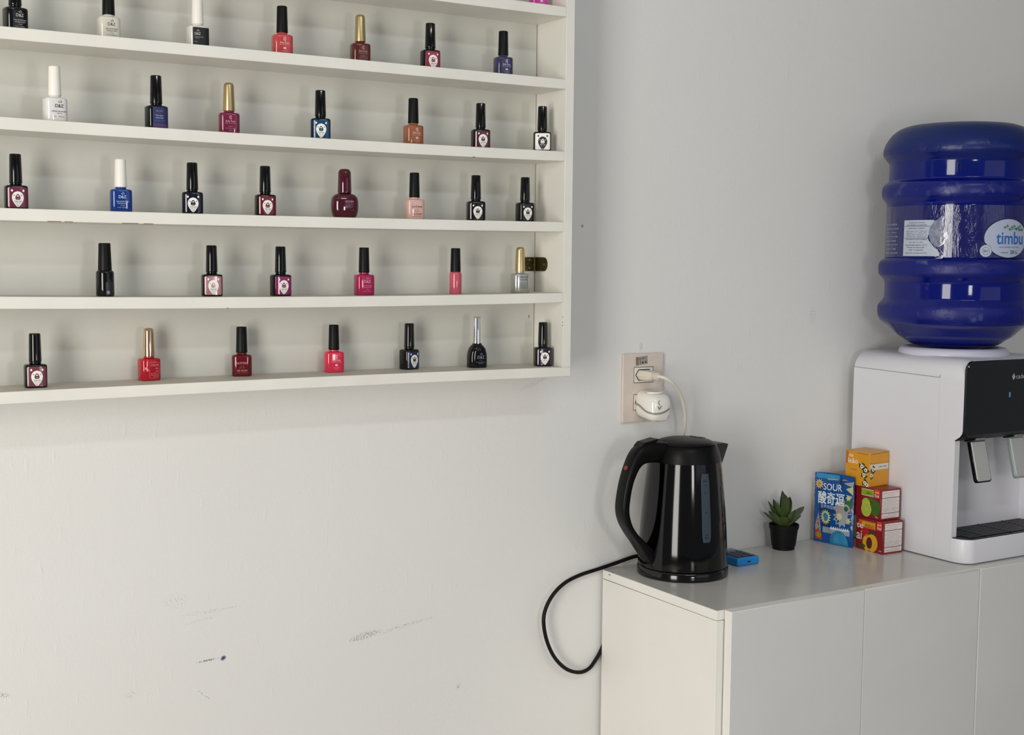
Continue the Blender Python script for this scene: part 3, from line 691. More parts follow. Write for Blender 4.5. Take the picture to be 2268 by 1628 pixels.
# handle
sec = [((-.034, .2200), (-.034, .1900)), ((-.057, .2235), (-.060, .1890)), ((-.080, .2228), (-.077, .1900)), ((-.0965, .2178), (-.090, .1880)), ((-.1085, .2060), (-.0985, .1815)), ((-.1175, .1880), (-.1055, .1700)), ((-.1245, .1680), (-.1115, .1560)), ((-.1300, .1440), (-.1160, .1360)), ((-.1325, .1190), (-.1180, .1140)), ((-.1275, .0985), (-.1130, .0940)), ((-.1165, .0800), (-.1035, .0790)), ((-.1010, .0600), (-.0905, .0665)), ((-.0860, .0400), (-.0780, .0560)), ((-.0700, .0200), (-.0690, .0480))]
sec = [((p.x, p.y), (q.x, q.y)) for p, q in zip(spline([(a[0], a[1], 0) for a, b in sec], 4), spline([(b[0], b[1], 0) for a, b in sec], 4))]
hm = MB(); rings = []
for i, (a, b) in enumerate(sec):
    q = i/(len(sec)-1); wd = .0165-.0035*math.sin(PI*min(1, q*1.1)); 
    A, Bv = Vector((a[0], 0, a[1]-.0152)), Vector((b[0], 0, b[1]-.0152)); ring = []
    for k in range(20):
        t_ = 2*PI*k/20; c_, s_ = math.cos(t_), math.sin(t_); n_ = 4.0
        u = math.copysign(abs(c_)**(2/n_), c_); v = math.copysign(abs(s_)**(2/n_), s_)
        P_ = A+(Bv-A)*(.5-.5*u); ring.append((P_.x, v*wd, P_.z))
    rings.append(ring)
hm.rings(rings)
hd = obj('handle', hm, KM, ket, smooth=True, angle=60)
lb = MB(); lb.rings([[(x, y, z) for x, z in ((-.098, .2015), (-.070, .2065), (-.060, .2125), (-.064, .2135), (-.090, .2090))] for y in (-.011, .011)])
obj('lid_button', lb, KM, ket, bevel=.001, seg=2)
LEDm = mat('red_indicator', '#7a1c14', .2, coat=.5)
lm = MB(); lm.lathe([(.0042, 0), (.0036, .0012), (.0006, .0016)], 16)
lo = obj('indicator_lamp', lm, LEDm, ket, smooth=True); lo.rotation_euler = (0, math.radians(-64), 0); lo.location = (-.1190, 0, .1690); lo['label'] = 'dark red indicator lamp'
def kr(z):
    for i in range(len(kp)-1):
        if kp[i][1] <= z <= kp[i+1][1]: return kp[i][0]+(kp[i+1][0]-kp[i][0])*(z-kp[i][1])/(kp[i+1][1]-kp[i][1])
    return kp[-1][0]
def kmap(u, v, l): r = kr(v)+l; a = math.radians(u); return (r*math.sin(a), -r*math.cos(a), v)
WIN = Print(kmap)
rw = []
for k in range(15):
    v = .0495+.1100*k/14; e = min(k, 14-k); ins = (1.6 if e == 0 else .4 if e == 1 else 0)
    c_ = -7.3+.3*(1-k/14)*0; hw = 6.6+.5*(k/14); rw.append((v, c_-hw+ins, c_+hw-ins))
WIN.rows(rw, 6, 0, .0008)
WIN.obj('water_window', mat('smoked_window', '#3a4650', .16, spec=.4), ket, 'smoky blue-grey water level window')
TI = Print(kmap)
for v, s_, ww in ((.1478, 'MAX', 7.0), (.1415, '1.7', 3.6), (.1300, '1.5', 3.6), (.0980, '1', 1.2), (.0620, '0.5', 4.4), (.0572, 'MIN', 5.4)): TI.text(s_, -7.3, v, ww, .0030, 0, .0010, bold=True)
for k in range(10): TI.line(-10.5, .068+k*.0085, -8.8, .068+k*.0085, .0004, 0, .0010, 1)
TI.obj('level_marks', tint('windowink', '#141a22'), ket)

# ------------------------------------------------------------------ blue card reader
rd = thing('card_reader', 'small blue handheld card reader with dark keypad behind the kettle', 'card reader', (1.4651, -.0720, ZT))
BLU = mat('reader_blue', '#0f7cc4', .35, k=1.1)
obj('case', MB().box(-.0246, .0246, -.0344, .0380, 0, .0142), BLU, rd, bevel=.0040, seg=4)
obj('keypad_panel', MB().box(-.0212, .0200, -.0290, .0120, .0142, .0148), mat('keypad_dark', '#1c2836', .35), rd, bevel=.0003, seg=1)
kb = mat('key_grey', '#33404e', .4); kme = None
for i in range(3):
    for j in range(4):
        if kme is None: ko = obj('key', MB().box(-.0050, .0050, -.0034, .0034, 0, .0010), kb, rd, bevel=.0004, seg=1); kme = ko
        else: ko = kme.copy(); C.objects.link(ko); ko.parent = rd
        ko.location = (-.0138+i*.0132, -.0235+j*.0095, .0147)
obj('screen', MB().box(-.0195, .0190, .0160, .0340, .0142, .0149), mat('lcd_grey', '#5c6b74', .15), rd, bevel=.0003, seg=1)
obj('port', MB().box(-.0035, .0035, -.0346, -.0343, .0058, .0082), DARK, rd)

# ------------------------------------------------------------------ succulent in nursery pot
sx, sy = 1.6073, -.0380
suc = thing('potted_succulent', 'small green succulent in a black plastic nursery pot', 'potted plant', (sx, sy, ZT))
POTM = mat('pot_black', '#08090a', .55, spec=.2)
pm = MB(); pm.lathe([(.0185, 0), (.0198, .0008), (.0200, .0060), (.0213, .0064), (.0250, .0370), (.0262, .0375), (.0270, .0445), (.0262, .0455), (.0248, .0445), (.0240, .0380), (.0225, .0370)], 40)
obj('pot', pm, POTM, suc, smooth=True, angle=30)
obj('soil', MB().lathe([(.0236, .0378), (.0200, .0392), (.0100, .0400), (.0005, .0402)], 24), mat('soil', '#241c15', .95, bump=.8, bscale=300), suc)
def leafmat():
    m = bpy.data.materials.new('succulent_leaf'); m.use_nodes = True; nt = m.node_tree; b = nt.nodes['Principled BSDF']; b.inputs['Roughness'].default_value = .42
    tc = nt.nodes.new('ShaderNodeTexCoord'); sp_ = nt.nodes.new('ShaderNodeSeparateXYZ'); nt.links.new(tc.outputs['Generated'], sp_.inputs[0])
    cr = nt.nodes.new('ShaderNodeValToRGB'); e = cr.color_ramp.elements
    e[0].position = 0; e[0].color = hexc('#66722f'); e[1].position = 1; e[1].color = hexc('#20251c')
    e2 = cr.color_ramp.elements.new(.45); e2.color = hexc('#4a5c2e'); e3 = cr.color_ramp.elements.new(.88); e3.color = hexc('#3a4a28')
    nt.links.new(sp_.outputs[0], cr.inputs[0]); nt.links.new(cr.outputs[0], b.inputs['Base Color'])
    return m
LEAFM = leafmat()
def leaf(tip, wid, base=(0, 0, .0405), curl=.12):
    b_, t_ = Vector(base), Vector(tip); d = t_-b_; L_ = d.length; dn = d.normalized()
    side = dn.cross(Vector((0, 0, 1)))
    if side.length < .25: side = Vector((1, .2, 0))
    side = (side-dn*side.dot(dn)).normalized(); up_ = side.cross(dn).normalized()
    mb = MB(); rings = []; N_ = 12
    for k in range(N_+1):
        q = k/N_; wq = wid*(math.sin(PI*min(1, q**1.35*.80+.13))**.75)*(1 if q < .90 else (1-q)/.1*.80+.10); wq *= 1.15; th = wid*.34*(1-q*.6)*(math.sin(PI*min(1, q*.9+.08))**.5)
        ring = []
        for i in range(12):
            a = 2*PI*i/12; u = wq*math.cos(a); v = th*math.sin(a)+abs(math.cos(a))**2*wq*.35
            ring.append((L_*q, u, v+curl*L_*(q*q-q)*1.0))
        rings.append(ring)
    mb.rings(rings)
    o_ = obj('leaf', mb, LEAFM, suc, smooth=True, angle=70)
    o_.matrix_local = Matrix(((dn.x, side.x, up_.x, b_.x), (dn.y, side.y, up_.y, b_.y), (dn.z, side.z, up_.z, b_.z), (0, 0, 0, 1)))
for tip, wd in (((-.0120, -.012, .1020), .0110), ((.0030, .010, .1040), .0090), ((.0170, .004, .0925), .0082), ((-.0255, .002, .0925), .0090), ((-.0290, .012, .0880), .0078),
                ((-.0420, -.006, .0740), .0085), ((.0445, -.004, .0735), .0088), ((.0080, -.020, .0740), .0092), ((-.0230, -.020, .0640), .0085), ((.0230, -.020, .0620), .0080),
                ((.0220, .024, .0760), .0080), ((-.0300, .022, .0660), .0070), ((.0000, .028, .0840), .0080)):
    leaf(tip, wd, base=(tip[0]*.10, tip[1]*.10, .0400))
obj('stem', MB().lathe([(.0050, .039), (.0045, .046), (.0020, .052)], 12), mat('stem_green', '#7f8a4a', .6), suc, smooth=True)

# ------------------------------------------------------------------ tea boxes
def carton(name, label, fx, fy, z, fr, fl, h, rot, body, group='stacked tea boxes'):
    """front corner (nearest the lens) at fx, fy; fr along +x', fl along +y'"""
    t = thing(name, label, 'tea box', (fx, fy, z), math.radians(rot), group)
    bm = MB().box(0, fr, 0, fl, 0, h)
    obj('carton', bm, body, t, bevel=.0006, seg=1)
    R_ = flatmap((0, 0, 0), (1, 0, 0), (0, 0, 1))             # face towards the room, u from the near corner
    L_ = flatmap((0, fl, 0), (0, -1, 0), (0, 0, 1))           # face towards the kettle, u from the far corner
    return t, Print(R_), Print(L_), Print(R_), Print(L_)
RED = mat('tea_box_red', '#841a20', .34, k=1.0, noise=.05, nscale=80)
PNW = tint('label_paper', '#ddd3ce'); PNG = tint('label_lines', '#7d7774'); YEL = tint('yellow', '#d9a12b'); ORG = tint('redorange', '#d2402c'); GRN = tint('lime_green', '#8fa52c'); GRD = tint('lime_skin', '#3f6420'); GRL = tint('lime_flesh', '#a3b63a'); BRN = tint('peach_stone', '#54200f'); PCH = tint('peach_flesh', '#dba227'); DGR = tint('leaf_green', '#39461c'); SKR = tint('peach_skin', '#b01f20')
def nutrition(P, fr, h):
    m = .0035
    P.rect(m, fr-m*.8, m, h-m*.9, 0, 0, .0002, nx=1)
    for v in (h-.0155, .0125): P.rect(m, fr-m*.8, v-.0006, v+.0004, 0, 1, .0004, nx=1)
    P.text('Ingredientes: chá preto e aromas', fr/2, h-.0065, fr*.78, .0016, 2, .0004, bold=True); P.text('Modo de preparo: infusão', fr*.42, h-.0095, fr*.6, .0012, 2, .0004); P.text('não contém glúten', fr*.42, h-.0125, fr*.55, .0011, 2, .0004)
    n = 11
    for i in range(n):
        v = .0150+(h-.034)*(n-1-i)/(n-1); P.text(['INFORMAÇÃO NUTRICIONAL', 'porção de 200 ml (1 xícara)', 'quantidade por porção  %VD', 'valor energético 0 kcal', 'carboidratos 0 g  proteínas', 'gorduras totais 0 g', 'fibra alimentar 0 g sódio', 'valores diários com base em', 'uma dieta de 2000 kcal', 'conservar em local seco', 'validade e lote na tampa'][i], fr*(.48 if i % 2 else .5), v, fr*(.80 if i % 3 else .62), .0014, 2, .0004)
    P.text('Indústria Brasileira', fr*.6, .0098, fr*.42, .0014, 2, .0004); P.text('SAC 0800 atendimento ao consumidor', fr*.48, .0070, fr*.78, .0014, 2, .0004); P.text('www.cha.com.br', fr*.48, .0048, fr*.5, .0011, 2, .0004)
def seal(P, u, v):
    P.rect(u-.0062, u+.0062, v-.0080, v+.0080, r=.001, mi=0, nx=4); P.poly([(u-.0060, v+.0010), (u-.0028, v+.0045), (u, v+.0022), (u+.0028, v+.0045), (u+.0060, v+.0010)], 1, .0004)
    P.text('Real', u, v-.0035, .0098, .0050, 2, .0004, bold=True)
# bottom: peach
b3z, b2z, b1z = ZT, Z0-.4587, Z0-.4031
t, PR, PL, _, _ = carton('tea_box', 'red peach tea box, lowest of the stack', 1.7270, -.1615, b3z, .0485, .066, .0580, -1.5, RED)
nutrition(PR, .0485, .058); PR.obj('nutrition_label', [PNW, DARK, PNG], t)
PL.rect(.006, .048, .040, .054, 0, 0, .0002); PL.rect(.0150, .0460, .0425, .0520, 0, 1, .0003)
PL.text('PESSEGO', .0330, .0455, .0220, .0050, 2, .0005, bold=True); PL.text('chá preto com', .0330, .0503, .0180, .0016, 2, .0005)
PL.text('te', .0098, .0430, .0160, .0090, 3, .0006, bold=True); PL.text('ai', .0086, .0260, .0130, .0160, 3, .0006, bold=True)
PL.ell(.0225, .0330, .0095, .0080, 4, .0003); PL.ell(.0400, .0160, .0135, .0160, 5, .0004, n=14); PL.ell(.0285, .0150, .0110, .0150, 5, .0003, n=14); PL.ell(.0335, .0150, .0070, .0105, 6, .0006); PL.ell(.0400, .0350, .0060, .0035, 7, .0005); PL.ell(.0160, .0070, .0080, .0040, 7, .0003)
PL.text('10 sachês', .0600, .0055, .0070, .0026, 3, .0005)
PL.obj('peach_picture', [tint('orange', '#c8542a'), YEL, tint('darkbrown', '#4c2210'), PNW, SKR, PCH, BRN, DGR], t)
S_ = Print(flatmap((0, .066, 0), (0, -1, 0), (0, 0, 1))); seal(S_, .0565, .0490); S_.obj('seal', [ORG, tint('paleorange', '#f0a890'), PNW], t)
# middle: lime
t, PR, PL, _, _ = carton('tea_box', 'red lime tea box, middle of the stack', 1.7300, -.1500, b2z, .0492, .064, .0555, -1.0, RED)
nutrition(PR, .0492, .0555); PR.obj('nutrition_label', [PNW, DARK, PNG], t)
PL.rect(.018, .0480, .0400, .0525, 0, 0, .0002); PL.rect(.018, .0480, .0400, .0408, 0, 1, .0004); PL.rect(.018, .0480, .0517, .0525, 0, 1, .0004); PL.text('LIMÃO', .0360, .0462, .0150, .0062, 2, .0005, bold=True)
PL.ell(.0300, .0270, .0100, .0090, 3, .0003); PL.ell(.0520, .0210, .0115, .0150, 4, .0003, n=14); PL.ell(.0310, .0160, .0120, .0135, 5, .0005, n=14); PL.ell(.0310, .0160, .0106, .0120, 3, .0006, n=14); PL.ell(.0420, .0350, .0080, .0030, 4, .0004)
for k in range(8): a = PI*k/4; PL.line(.0310, .0160, .0310+.0096*math.cos(a), .0160+.0108*math.sin(a), .0005, 5, .0007, 1)
PL.text('20g', .0560, .0050, .0070, .0030, 1, .0005); PL.obj('lime_picture', [GRN, PNW, tint('limetext', '#4f7218'), GRL, GRD, tint('pith', '#c3cc6a')], t)
S_ = Print(flatmap((0, .064, 0), (0, -1, 0), (0, 0, 1))); seal(S_, .0555, .0470); S_.obj('seal', [ORG, tint('paleorange', '#f0a890'), PNW], t)
# top: camomile
ORB = mat('tea_box_orange', '#d3921c', .38, k=1.05, noise=.06, nscale=60)
t, PR, PL, _, _ = carton('tea_box', 'orange camomile tea box, topmost of the stack', 1.7305, -.1209, b1z, .0545, .0535, .0615, 5, ORB)
obj('lid_flap', MB().box(.0004, .0541, .0004, .0531, .0615, .0619), mat('flap_tan', '#c99a5a', .5), t)
PR.rect(.0015, .0530, .0300, .0400, r=.001, mi=0); PR.text('L 2208 V 08/25', .0360, .0350, .0260, .0030, 1, .0004); PR.line(.001, .0425, .0535, .0425, .0005, 2); PR.line(.004, .0590, .0500, .0600, .0010, 2)
PR.obj('sticker', [tint('palegreen', '#d5d6cc'), PNG, tint('ochre', '#8f5c12')], t)
PL.text('chá', .0125, .0535, .0110, .0060, 0, bold=True); PL.text('leão', .0170, .0440, .0220, .0095, 0, bold=True)
PL.rect(.001, .0065, .0380, .0600, 0, 1, .0002); PL.line(.0120, .0285, .0260, .0275, .0014, 1); PL.line(.0260, .0590, .0500, .0585, .0009, 2)
PL.obj('lettering', [tint('cream', '#f6e8cf'), tint('rust', '#b8641c'), tint('brownline', '#8a5a18')], t)
FL = [(-.016, .036), (-.0075, .030), (-.011, .021), (-.0085, .007), (.006, .021), (.0105, .031), (-.004, .004)]
for Pm, nm, off, sgn in ((Print(flatmap((0, .0535, 0), (0, -1, 0), (0, 0, 1))), 'camomile_picture', .0535, 1), (Print(flatmap((0, 0, 0), (1, 0, 0), (0, 0, 1))), 'camomile_picture', 0, -1)):
    for (u, v) in FL:
        uu = off+u if sgn == 1 else u
        if (sgn == 1 and u > 0) or (sgn == -1 and u < 0): continue
        for a in (.4, 2.4, 4.4):
            du, dv = .0042*math.cos(a+u*90), .0042*math.sin(a+u*90)
            if (sgn == 1 and uu+du > .0515) or (sgn == -1 and uu+du < .002): continue
            Pm.star(uu+du, v+dv if v+dv > .003 else .004, .0026, .0046, 3, 0, .0003)
        if not ((sgn == 1 and uu > .050) or (sgn == -1 and uu < .003)):
            Pm.star(uu, v, .0030, .0038, 8, 1, .0005); Pm.ell(uu, v, .0014, .0015, 2, .0007, n=6)
    if sgn == 1: Pm.line(.0470, .0010, .0440, .030, .0008, 0, .0003)
    Pm.obj(nm, [DGR, PWHT, tint('flowercore', '#4a3a18')], t)

# ------------------------------------------------------------------ sour candy pouch
PBL = mat('pouch_blue', '#0c4f96', .25, k=.85, coat=.15, bump=.25, bscale=60)
p0, p1 = Vector((1.7040, -.0150, 0)), Vector((1.7205, -.0965, 0)); PW = (p1-p0).length; PH = .1310
ang = math.atan2((p1-p0).y, (p1-p0).x)
po = thing('candy_pouch', 'blue glossy sour candy pouch with Chinese lettering standing beside the tea boxes', 'candy packet', ((p0.x+p1.x)/2, (p0.y+p1.y)/2, ZT), ang, None)
def bulge(u, v):
    a = max(0, 1-(2*u/PW)**2); b = max(0, math.sin(PI*min(1, max(0, v/(PH*.94)))))
    return .0046*(a**.6)*(b**.55)+.0007*math.sin(u*260+v*90)*a
# local frame: x along the width, -y is the printed face (turned to the kettle side)
def pmap(u, v, l): return (u, -bulge(u, v)-.0006-l, v)
pmb = MB(); nu, nv = 30, 44
def edge(v): return -.0003*math.sin(v*200)+.0003*math.sin(v*610)
for side in (0, 1):
    vs = []
    for j in range(nv+1):
        v = PH*j/nv+0
        for i in range(nu+1):
            u = -PW/2+PW*i/nu; sag = .0035*(2*u/PW)**2 if j == nv else 0
            y = -bulge(u, v)-.0006 if side == 0 else bulge(u, v)*.75+.0004
            vs.append((u+edge(v)*(2*u/PW), y, v-sag*.6 if j == nv else v))
    fs = [(j*(nu+1)+i, j*(nu+1)+i+1, (j+1)*(nu+1)+i+1, (j+1)*(nu+1)+i) for j in range(nv) for i in range(nu)]
    if side: fs = [f[::-1] for f in fs]
    pmb.add(vs, fs)
obj('foil_bag', pmb, PBL, po, smooth=True, angle=70)
LBL = tint('light_blue', '#3187b4'); PSL = tint('foil_silver', '#959ca6'); PYE = tint('pale_yellow', '#c2bd8c'); PNV = tint('navy_print', '#0a2a58'); PTN = tint('blush', '#a08a86'); PGN = tint('deep_green', '#1c5a34'); POR = tint('orange_core', '#cf7d24'); PRD = tint('tomato', '#a83a22'); TEAL = tint('teal_print', '#2478a0')
h2 = PW/2
G = Print(pmap)
G.rect(-h2+.003, h2-.030, .1195, .1285, 0, 0, .0003, nx=8); G.poly([(-.012, .1180), (.030, .1215), (.022, .1225), (-.014, .1205)], 1, .0004)
G.star(-h2+.011, .1085, .0055, .0105, 11, 2, .0005); G.ell(-h2+.011, .1085, .0040, .0045, 3, .0007)
G.poly([(.0205, .1160), (.0390, .1200), (.0390, .1110), (.0300, .1125)], 1, .0004); G.poly([(.0260, .1060), (.0400, .1120), (.0400, .0960)], 2, .0005); G.poly([(.0270, .0960), (.0395, .0940), (.0330, .0860)], 1, .0004)
G.star(.0320, .0900, .0030, .0060, 6, 2, .0005)
G.ell(.0330, .0800, .0080, .0090, 5, .0004)
# jagged splash shapes behind the fruit
for a, b_, c_ in ((-.036, .100, 0), (-.030, .062, 0), (.006, .060, 1), (.012, .1165, 0)):
    G.poly([(a, b_), (a+.004, b_+.010), (a+.006, b_+.002), (a+.011, b_+.007), (a+.010, b_-.004), (a+.004, b_-.006)], 6, .0003)
for k in range(7): G.poly([(-.012+k*.0035, .0600), (-.0105+k*.0035, .0640+.002*(k % 2)), (-.009+k*.0035, .0595)], 6, .00035)
for k in range(10): G.line(-.020+.0022*k, .0205, -.0215+.0022*k, .0305, .0004, 0, .0006, 1)
for k in range(6): G.poly([(.0370, .118-.016*k), (.0408, .121-.016*k), (.0395, .112-.016*k)], (2, 1, 5, 4, 1, 2)[k], .0003)
G.star(.0220, .0700, .0140, .0190, 12, 4, .0004); G.star(.0190, .0520, .0120, .0180, 11, 1, .0005); G.ell(.0275, .0700, .0075, .0085, 1, .0007); G.ell(.0285, .0700, .0042, .0048, 5, .0009)
G.poly([(.0020, .0690), (.0200, .0610), (.0340, .0600), (.0200, .0585)], 1, .0010); G.star(.0150, .0540, .0050, .0085, 9, 2, .0009, .9); G.star(.0330, .0480, .0030, .0065, 6, 2, .0009)
G.rect(-.0240, -.0040, .0310, .0650, r=.004, mi=6, lift=.0004); G.star(-.0140, .0490, .0100, .0150, 16, 2, .0006, .8); G.ell(-.0140, .0495, .0058, .0078, 7, .0008)
G.poly([(-.0380, .0300), (-.0300, .0560), (-.0260, .0400), (-.0240, .0200), (-.0360, .0180)], 4, .0005)
G.poly([(-.0360, .0060), (-.0385, .0180), (-.0300, .0270), (-.0220, .0130), (-.0210, .0050)], 8, .0006); G.ell(-.0290, .0140, .0070, .0060, 9, .0008)
G.rect(-.0200, .0360, .0200, .0310, 0, 1, .0004, nx=10)
for k in range(9): G.poly([(-.004+k*.0042, .0290), (-.001+k*.0042, .0345), (.001+k*.0042, .0285)], 10, .0007)
G.rows([(.0010, -.0040, .0330)]+[(.001+.0265*k/12, .0150-.0205*math.sqrt(max(0, 1-(k/12)**2))**.8, .0150+.0190*math.sqrt(max(0, 1-(k/12)**2))) for k in range(1, 13)], 8, 7, .0008)
G.rows([(.0040+.0200*k/10, .0180-.0150*math.sqrt(max(0, 1-(k/10)**2)), .0170+.0155*math.sqrt(max(0, 1-(k/10)**2))) for k in range(0, 11)], 6, 0, .0010)
G.obj('printed_picture', [LBL, PSL, PYE, POR, PTN, PGN, PNV, TEAL, PRD, tint('mustard', '#a87a1e'), tint('icewhite', '#cfe4f0')], po)
TX = Print(pmap)
TX.text('SOUR', -.0005, .1060, .0400, .0125, 0, .0016, bold=True, rot=math.radians(2))
for k, (du, dv) in enumerate(((-.0005, -.0004), (.0005, -.0004), (.0005, .0004), (-.0005, .0004))):
    TX.text('酸奇逗', -.0030+du, .0850+dv, .0560, .0225, 0, .0015+.00004*k, rot=math.radians(1))
TX.text('蓝莓味酸糖', -.0080, .0690, .0330, .0070, 1, .0016)
TX.obj('lettering', [tint('lettering_ice', '#cfdae6'), tint('lettering_pale', '#9db9d2')], po)

# ------------------------------------------------------------------ water dispenser
DW = mat('dispenser_white', '#dddce2', .36, bump=.05, bscale=900)
DX0, DX1 = 1.7870, 2.0450; dcx = 1.9160; DYB = -.0220; dh = .3520
dis = thing('water_dispenser', 'white countertop water dispenser with glossy black front panel', 'water dispenser', (dcx, -.150, ZT))
def L3(x, y, z): return (x-dcx, y+.150, z-ZT)
def dbox(x0, x1, y0, y1, z0, z1): mb = MB(); mb.box(x0-dcx, x1-dcx, y0+.15, y1+.15, z0, z1); return mb
# upper housing: cross-section in x-z with rounded shoulders, run from back to front with a rounded nose
def sect(y, ins, zt, zb=.2150):
    r = .030; xs0, xs1 = DX0-dcx+ins, DX1-dcx-ins; pts = [(xs0, zb), (xs0, zt-r-.002), (xs0, zt-r)]
    pts += [(xs0+r-r*math.cos(a), zt-r+r*math.sin(a)) for a in [PI/2*i/8 for i in range(1, 9)]]
    pts += [(xs1-r+r*math.sin(a), zt-r+r*math.cos(a)) for a in [PI/2*i/8 for i in range(0, 9)]]
    pts += [(xs1, zt-r-.002), (xs1, zb)]
    return [(x, y+.15, z) for x, z in pts]
ZF = .2295
up_ = MB(); up_.rings([sect(DYB, .0012, dh-.004), sect(DYB-.004, .0004, dh), sect(-.2079, .0004, dh), sect(-.2081, .0004, dh, ZF), sect(-.235, .0004, dh, ZF), sect(-.255, .0004, dh-.0012, ZF), sect(-.268, .0004, dh-.0045, ZF), sect(-.2743, .0012, dh-.010, ZF)])
obj('upper_housing', up_, DW, dis, smooth=True, angle=50)
obj('rear_housing', dbox(DX0+.013, DX1-.013, -.208, DYB, 0.0015, .2150), DW, dis)
# side cheeks beside the tap niche, their front edge steps back under the panel lip
for x0, x1 in ((DX0, DX0+.0135), (DX1-.0135, DX1)):
    ck = MB(); pr = [(DYB, .0015), (-.2590, .0015), (-.2590, .2120), (-.2700, .2195), (-.2744, .2260), (-.2744, .3180), (-.2228, .3180), (DYB, .3215)]
    ck.rings([[(x-dcx, y+.15, z) for y, z in pr] for x in (x0, x1)])
    obj('side_shell', ck, DW, dis, bevel=.0005, seg=1)
# black front panel with rounded top corners
def fpan(y, ins):
    x0, x1 = DX0-dcx+.0005+ins, DX1-dcx-.0005-ins; r = .017; zb, zt = .2230, .3495-ins; pts = [(x0, zb), (x0, zt-r)]
    pts += [(x0+r-r*math.cos(a), zt-r+r*math.sin(a)) for a in [PI/2*i/8 for i in range(1, 9)]]
    pts += [(x1-r+r*math.sin(a), zt-r+r*math.cos(a)) for a in [PI/2*i/8 for i in range(0, 9)]]+[(x1, zb)]
    return [(x, y+.15, z) for x, z in pts]
fp = MB(); fp.rings([fpan(-.2745, 0), fpan(-.2790, 0), fpan(-.2806, .0012)])
fpo = obj('front_panel', fp, mat('panel_gloss_black', '#0c0d0e', .07, coat=.3), dis, smooth=True, angle=30); fpo['label'] = 'glossy black front panel'
lp = MB(); prl = [(-.2806, .2235), (-.2720, .2180), (-.2595, .2110), (-.2560, .2118), (-.2560, .2290), (-.2745, .2290)]
lp.rings([[(x-dcx, y+.15, z) for y, z in prl] for x in (DX0+.0002, DX1-.0002)])
obj('panel_lip', lp, BLKM, dis)
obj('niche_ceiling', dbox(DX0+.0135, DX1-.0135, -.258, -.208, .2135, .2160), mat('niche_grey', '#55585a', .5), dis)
# tray base with rounded front corners
def tray(z, y0=-.2590, yf=-.2905, r=.024, ins=0):
    x0, x1 = DX0-dcx+ins, DX1-dcx-ins; yf += ins; pts = [(x1, y0+.15), (x0, y0+.15)]
    ry = (y0-yf)
    pts += [(x0+r-r*math.cos(a), y0+.15-ry*math.sin(a)) for a in [PI/2*i/8 for i in range(1, 9)]]
    pts += [(x1-r+r*math.sin(a), y0+.15-ry*math.cos(a)) for a in [PI/2*i/8 for i in range(0, 8)]]
    return [(x, y, z) for x, y in pts]
tb = MB(); tb.rings([tray(.0015, ins=.0006), tray(.0035), tray(.0400), tray(.0425, ins=.0008)])
obj('tray_base', tb, DW, dis, smooth=True, angle=45)
obj('tray_floor', dbox(DX0+.0135, DX1-.0135, -.259, -.208, .0015, .0405), mat('grille_black', '#0b0c0f', .4), dis)
gr = MB()
for i in range(11):
    y = -.2120-i*.0066
    ins = .003 if y > -.262 else .010
    gr.box(DX0+.0140+ins-dcx-.003, DX1-.0140-ins-dcx+.003, y+.15-.0018, y+.15+.0018, .0405, .0450)
for x in (1.850, 1.916, 1.982): gr.box(x-dcx-.0015, x-dcx+.0015, -.282+.15, -.2100+.15, .0400, .0455)
g_ = obj('drip_grille', gr, mat('grille_bars', '#14161a', .35), dis)
obj('grille_rim', MB().rings([tray(.0425, ins=.0022), tray(.0436, ins=.0026)]), mat('grille_black', '#0b0c0f', .4), dis)
# taps
TPS = mat('tap_silver', '#bdbdbb', .30, metal=.15); TPT = mat('tap_teal_rim', '#9fb3b0', .3, metal=.4)
def rrect(hw, y, z0, z1, r):
    pts = [(-hw, z1), (-hw, z0+r)]+[(-hw+r-r*math.cos(a), z0+r-r*math.sin(a)) for a in [PI/2*i/5 for i in range(1, 6)]]
    pts += [(hw-r+r*math.sin(a), z0+r-r*math.cos(a)) for a in [PI/2*i/5 for i in range(0, 6)]]+[(hw, z1)]
    return [(x, y, z) for x, z in pts]
for xc, rim in ((1.8425, BLKG), (1.9450, TPT)):
    tp = obj('tap_lever', MB().rings([rrect(.0205, .0060, -.0725, 0, .0065), rrect(.0205, 0, -.0725, 0, .0065)]), rim, dis, bevel=.0007, seg=1)
    tp.location = (xc-dcx, -.2610+.15, .2085); tp.rotation_euler = (math.radians(-14.5), 0, 0)
    obj('tap_plate', MB().rings([rrect(.0180, .001, -.0700, -.0015, .0055), rrect(.0180, -.0010, -.0700, -.0015, .0055), rrect(.0168, -.0019, -.0688, -.0022, .0048)]), TPS, tp)
    obj('tap_pivot', MB().box(-.004, .018, -.004, .014, .0008, .0085), mat('pivot_grey', '#8b8c8e', .35), tp, bevel=.0008, seg=1)
    obj('tap_bracket', MB().box(-.020, -.005, .000, .012, .0008, .0080), BLKM, tp, bevel=.0008, seg=1)
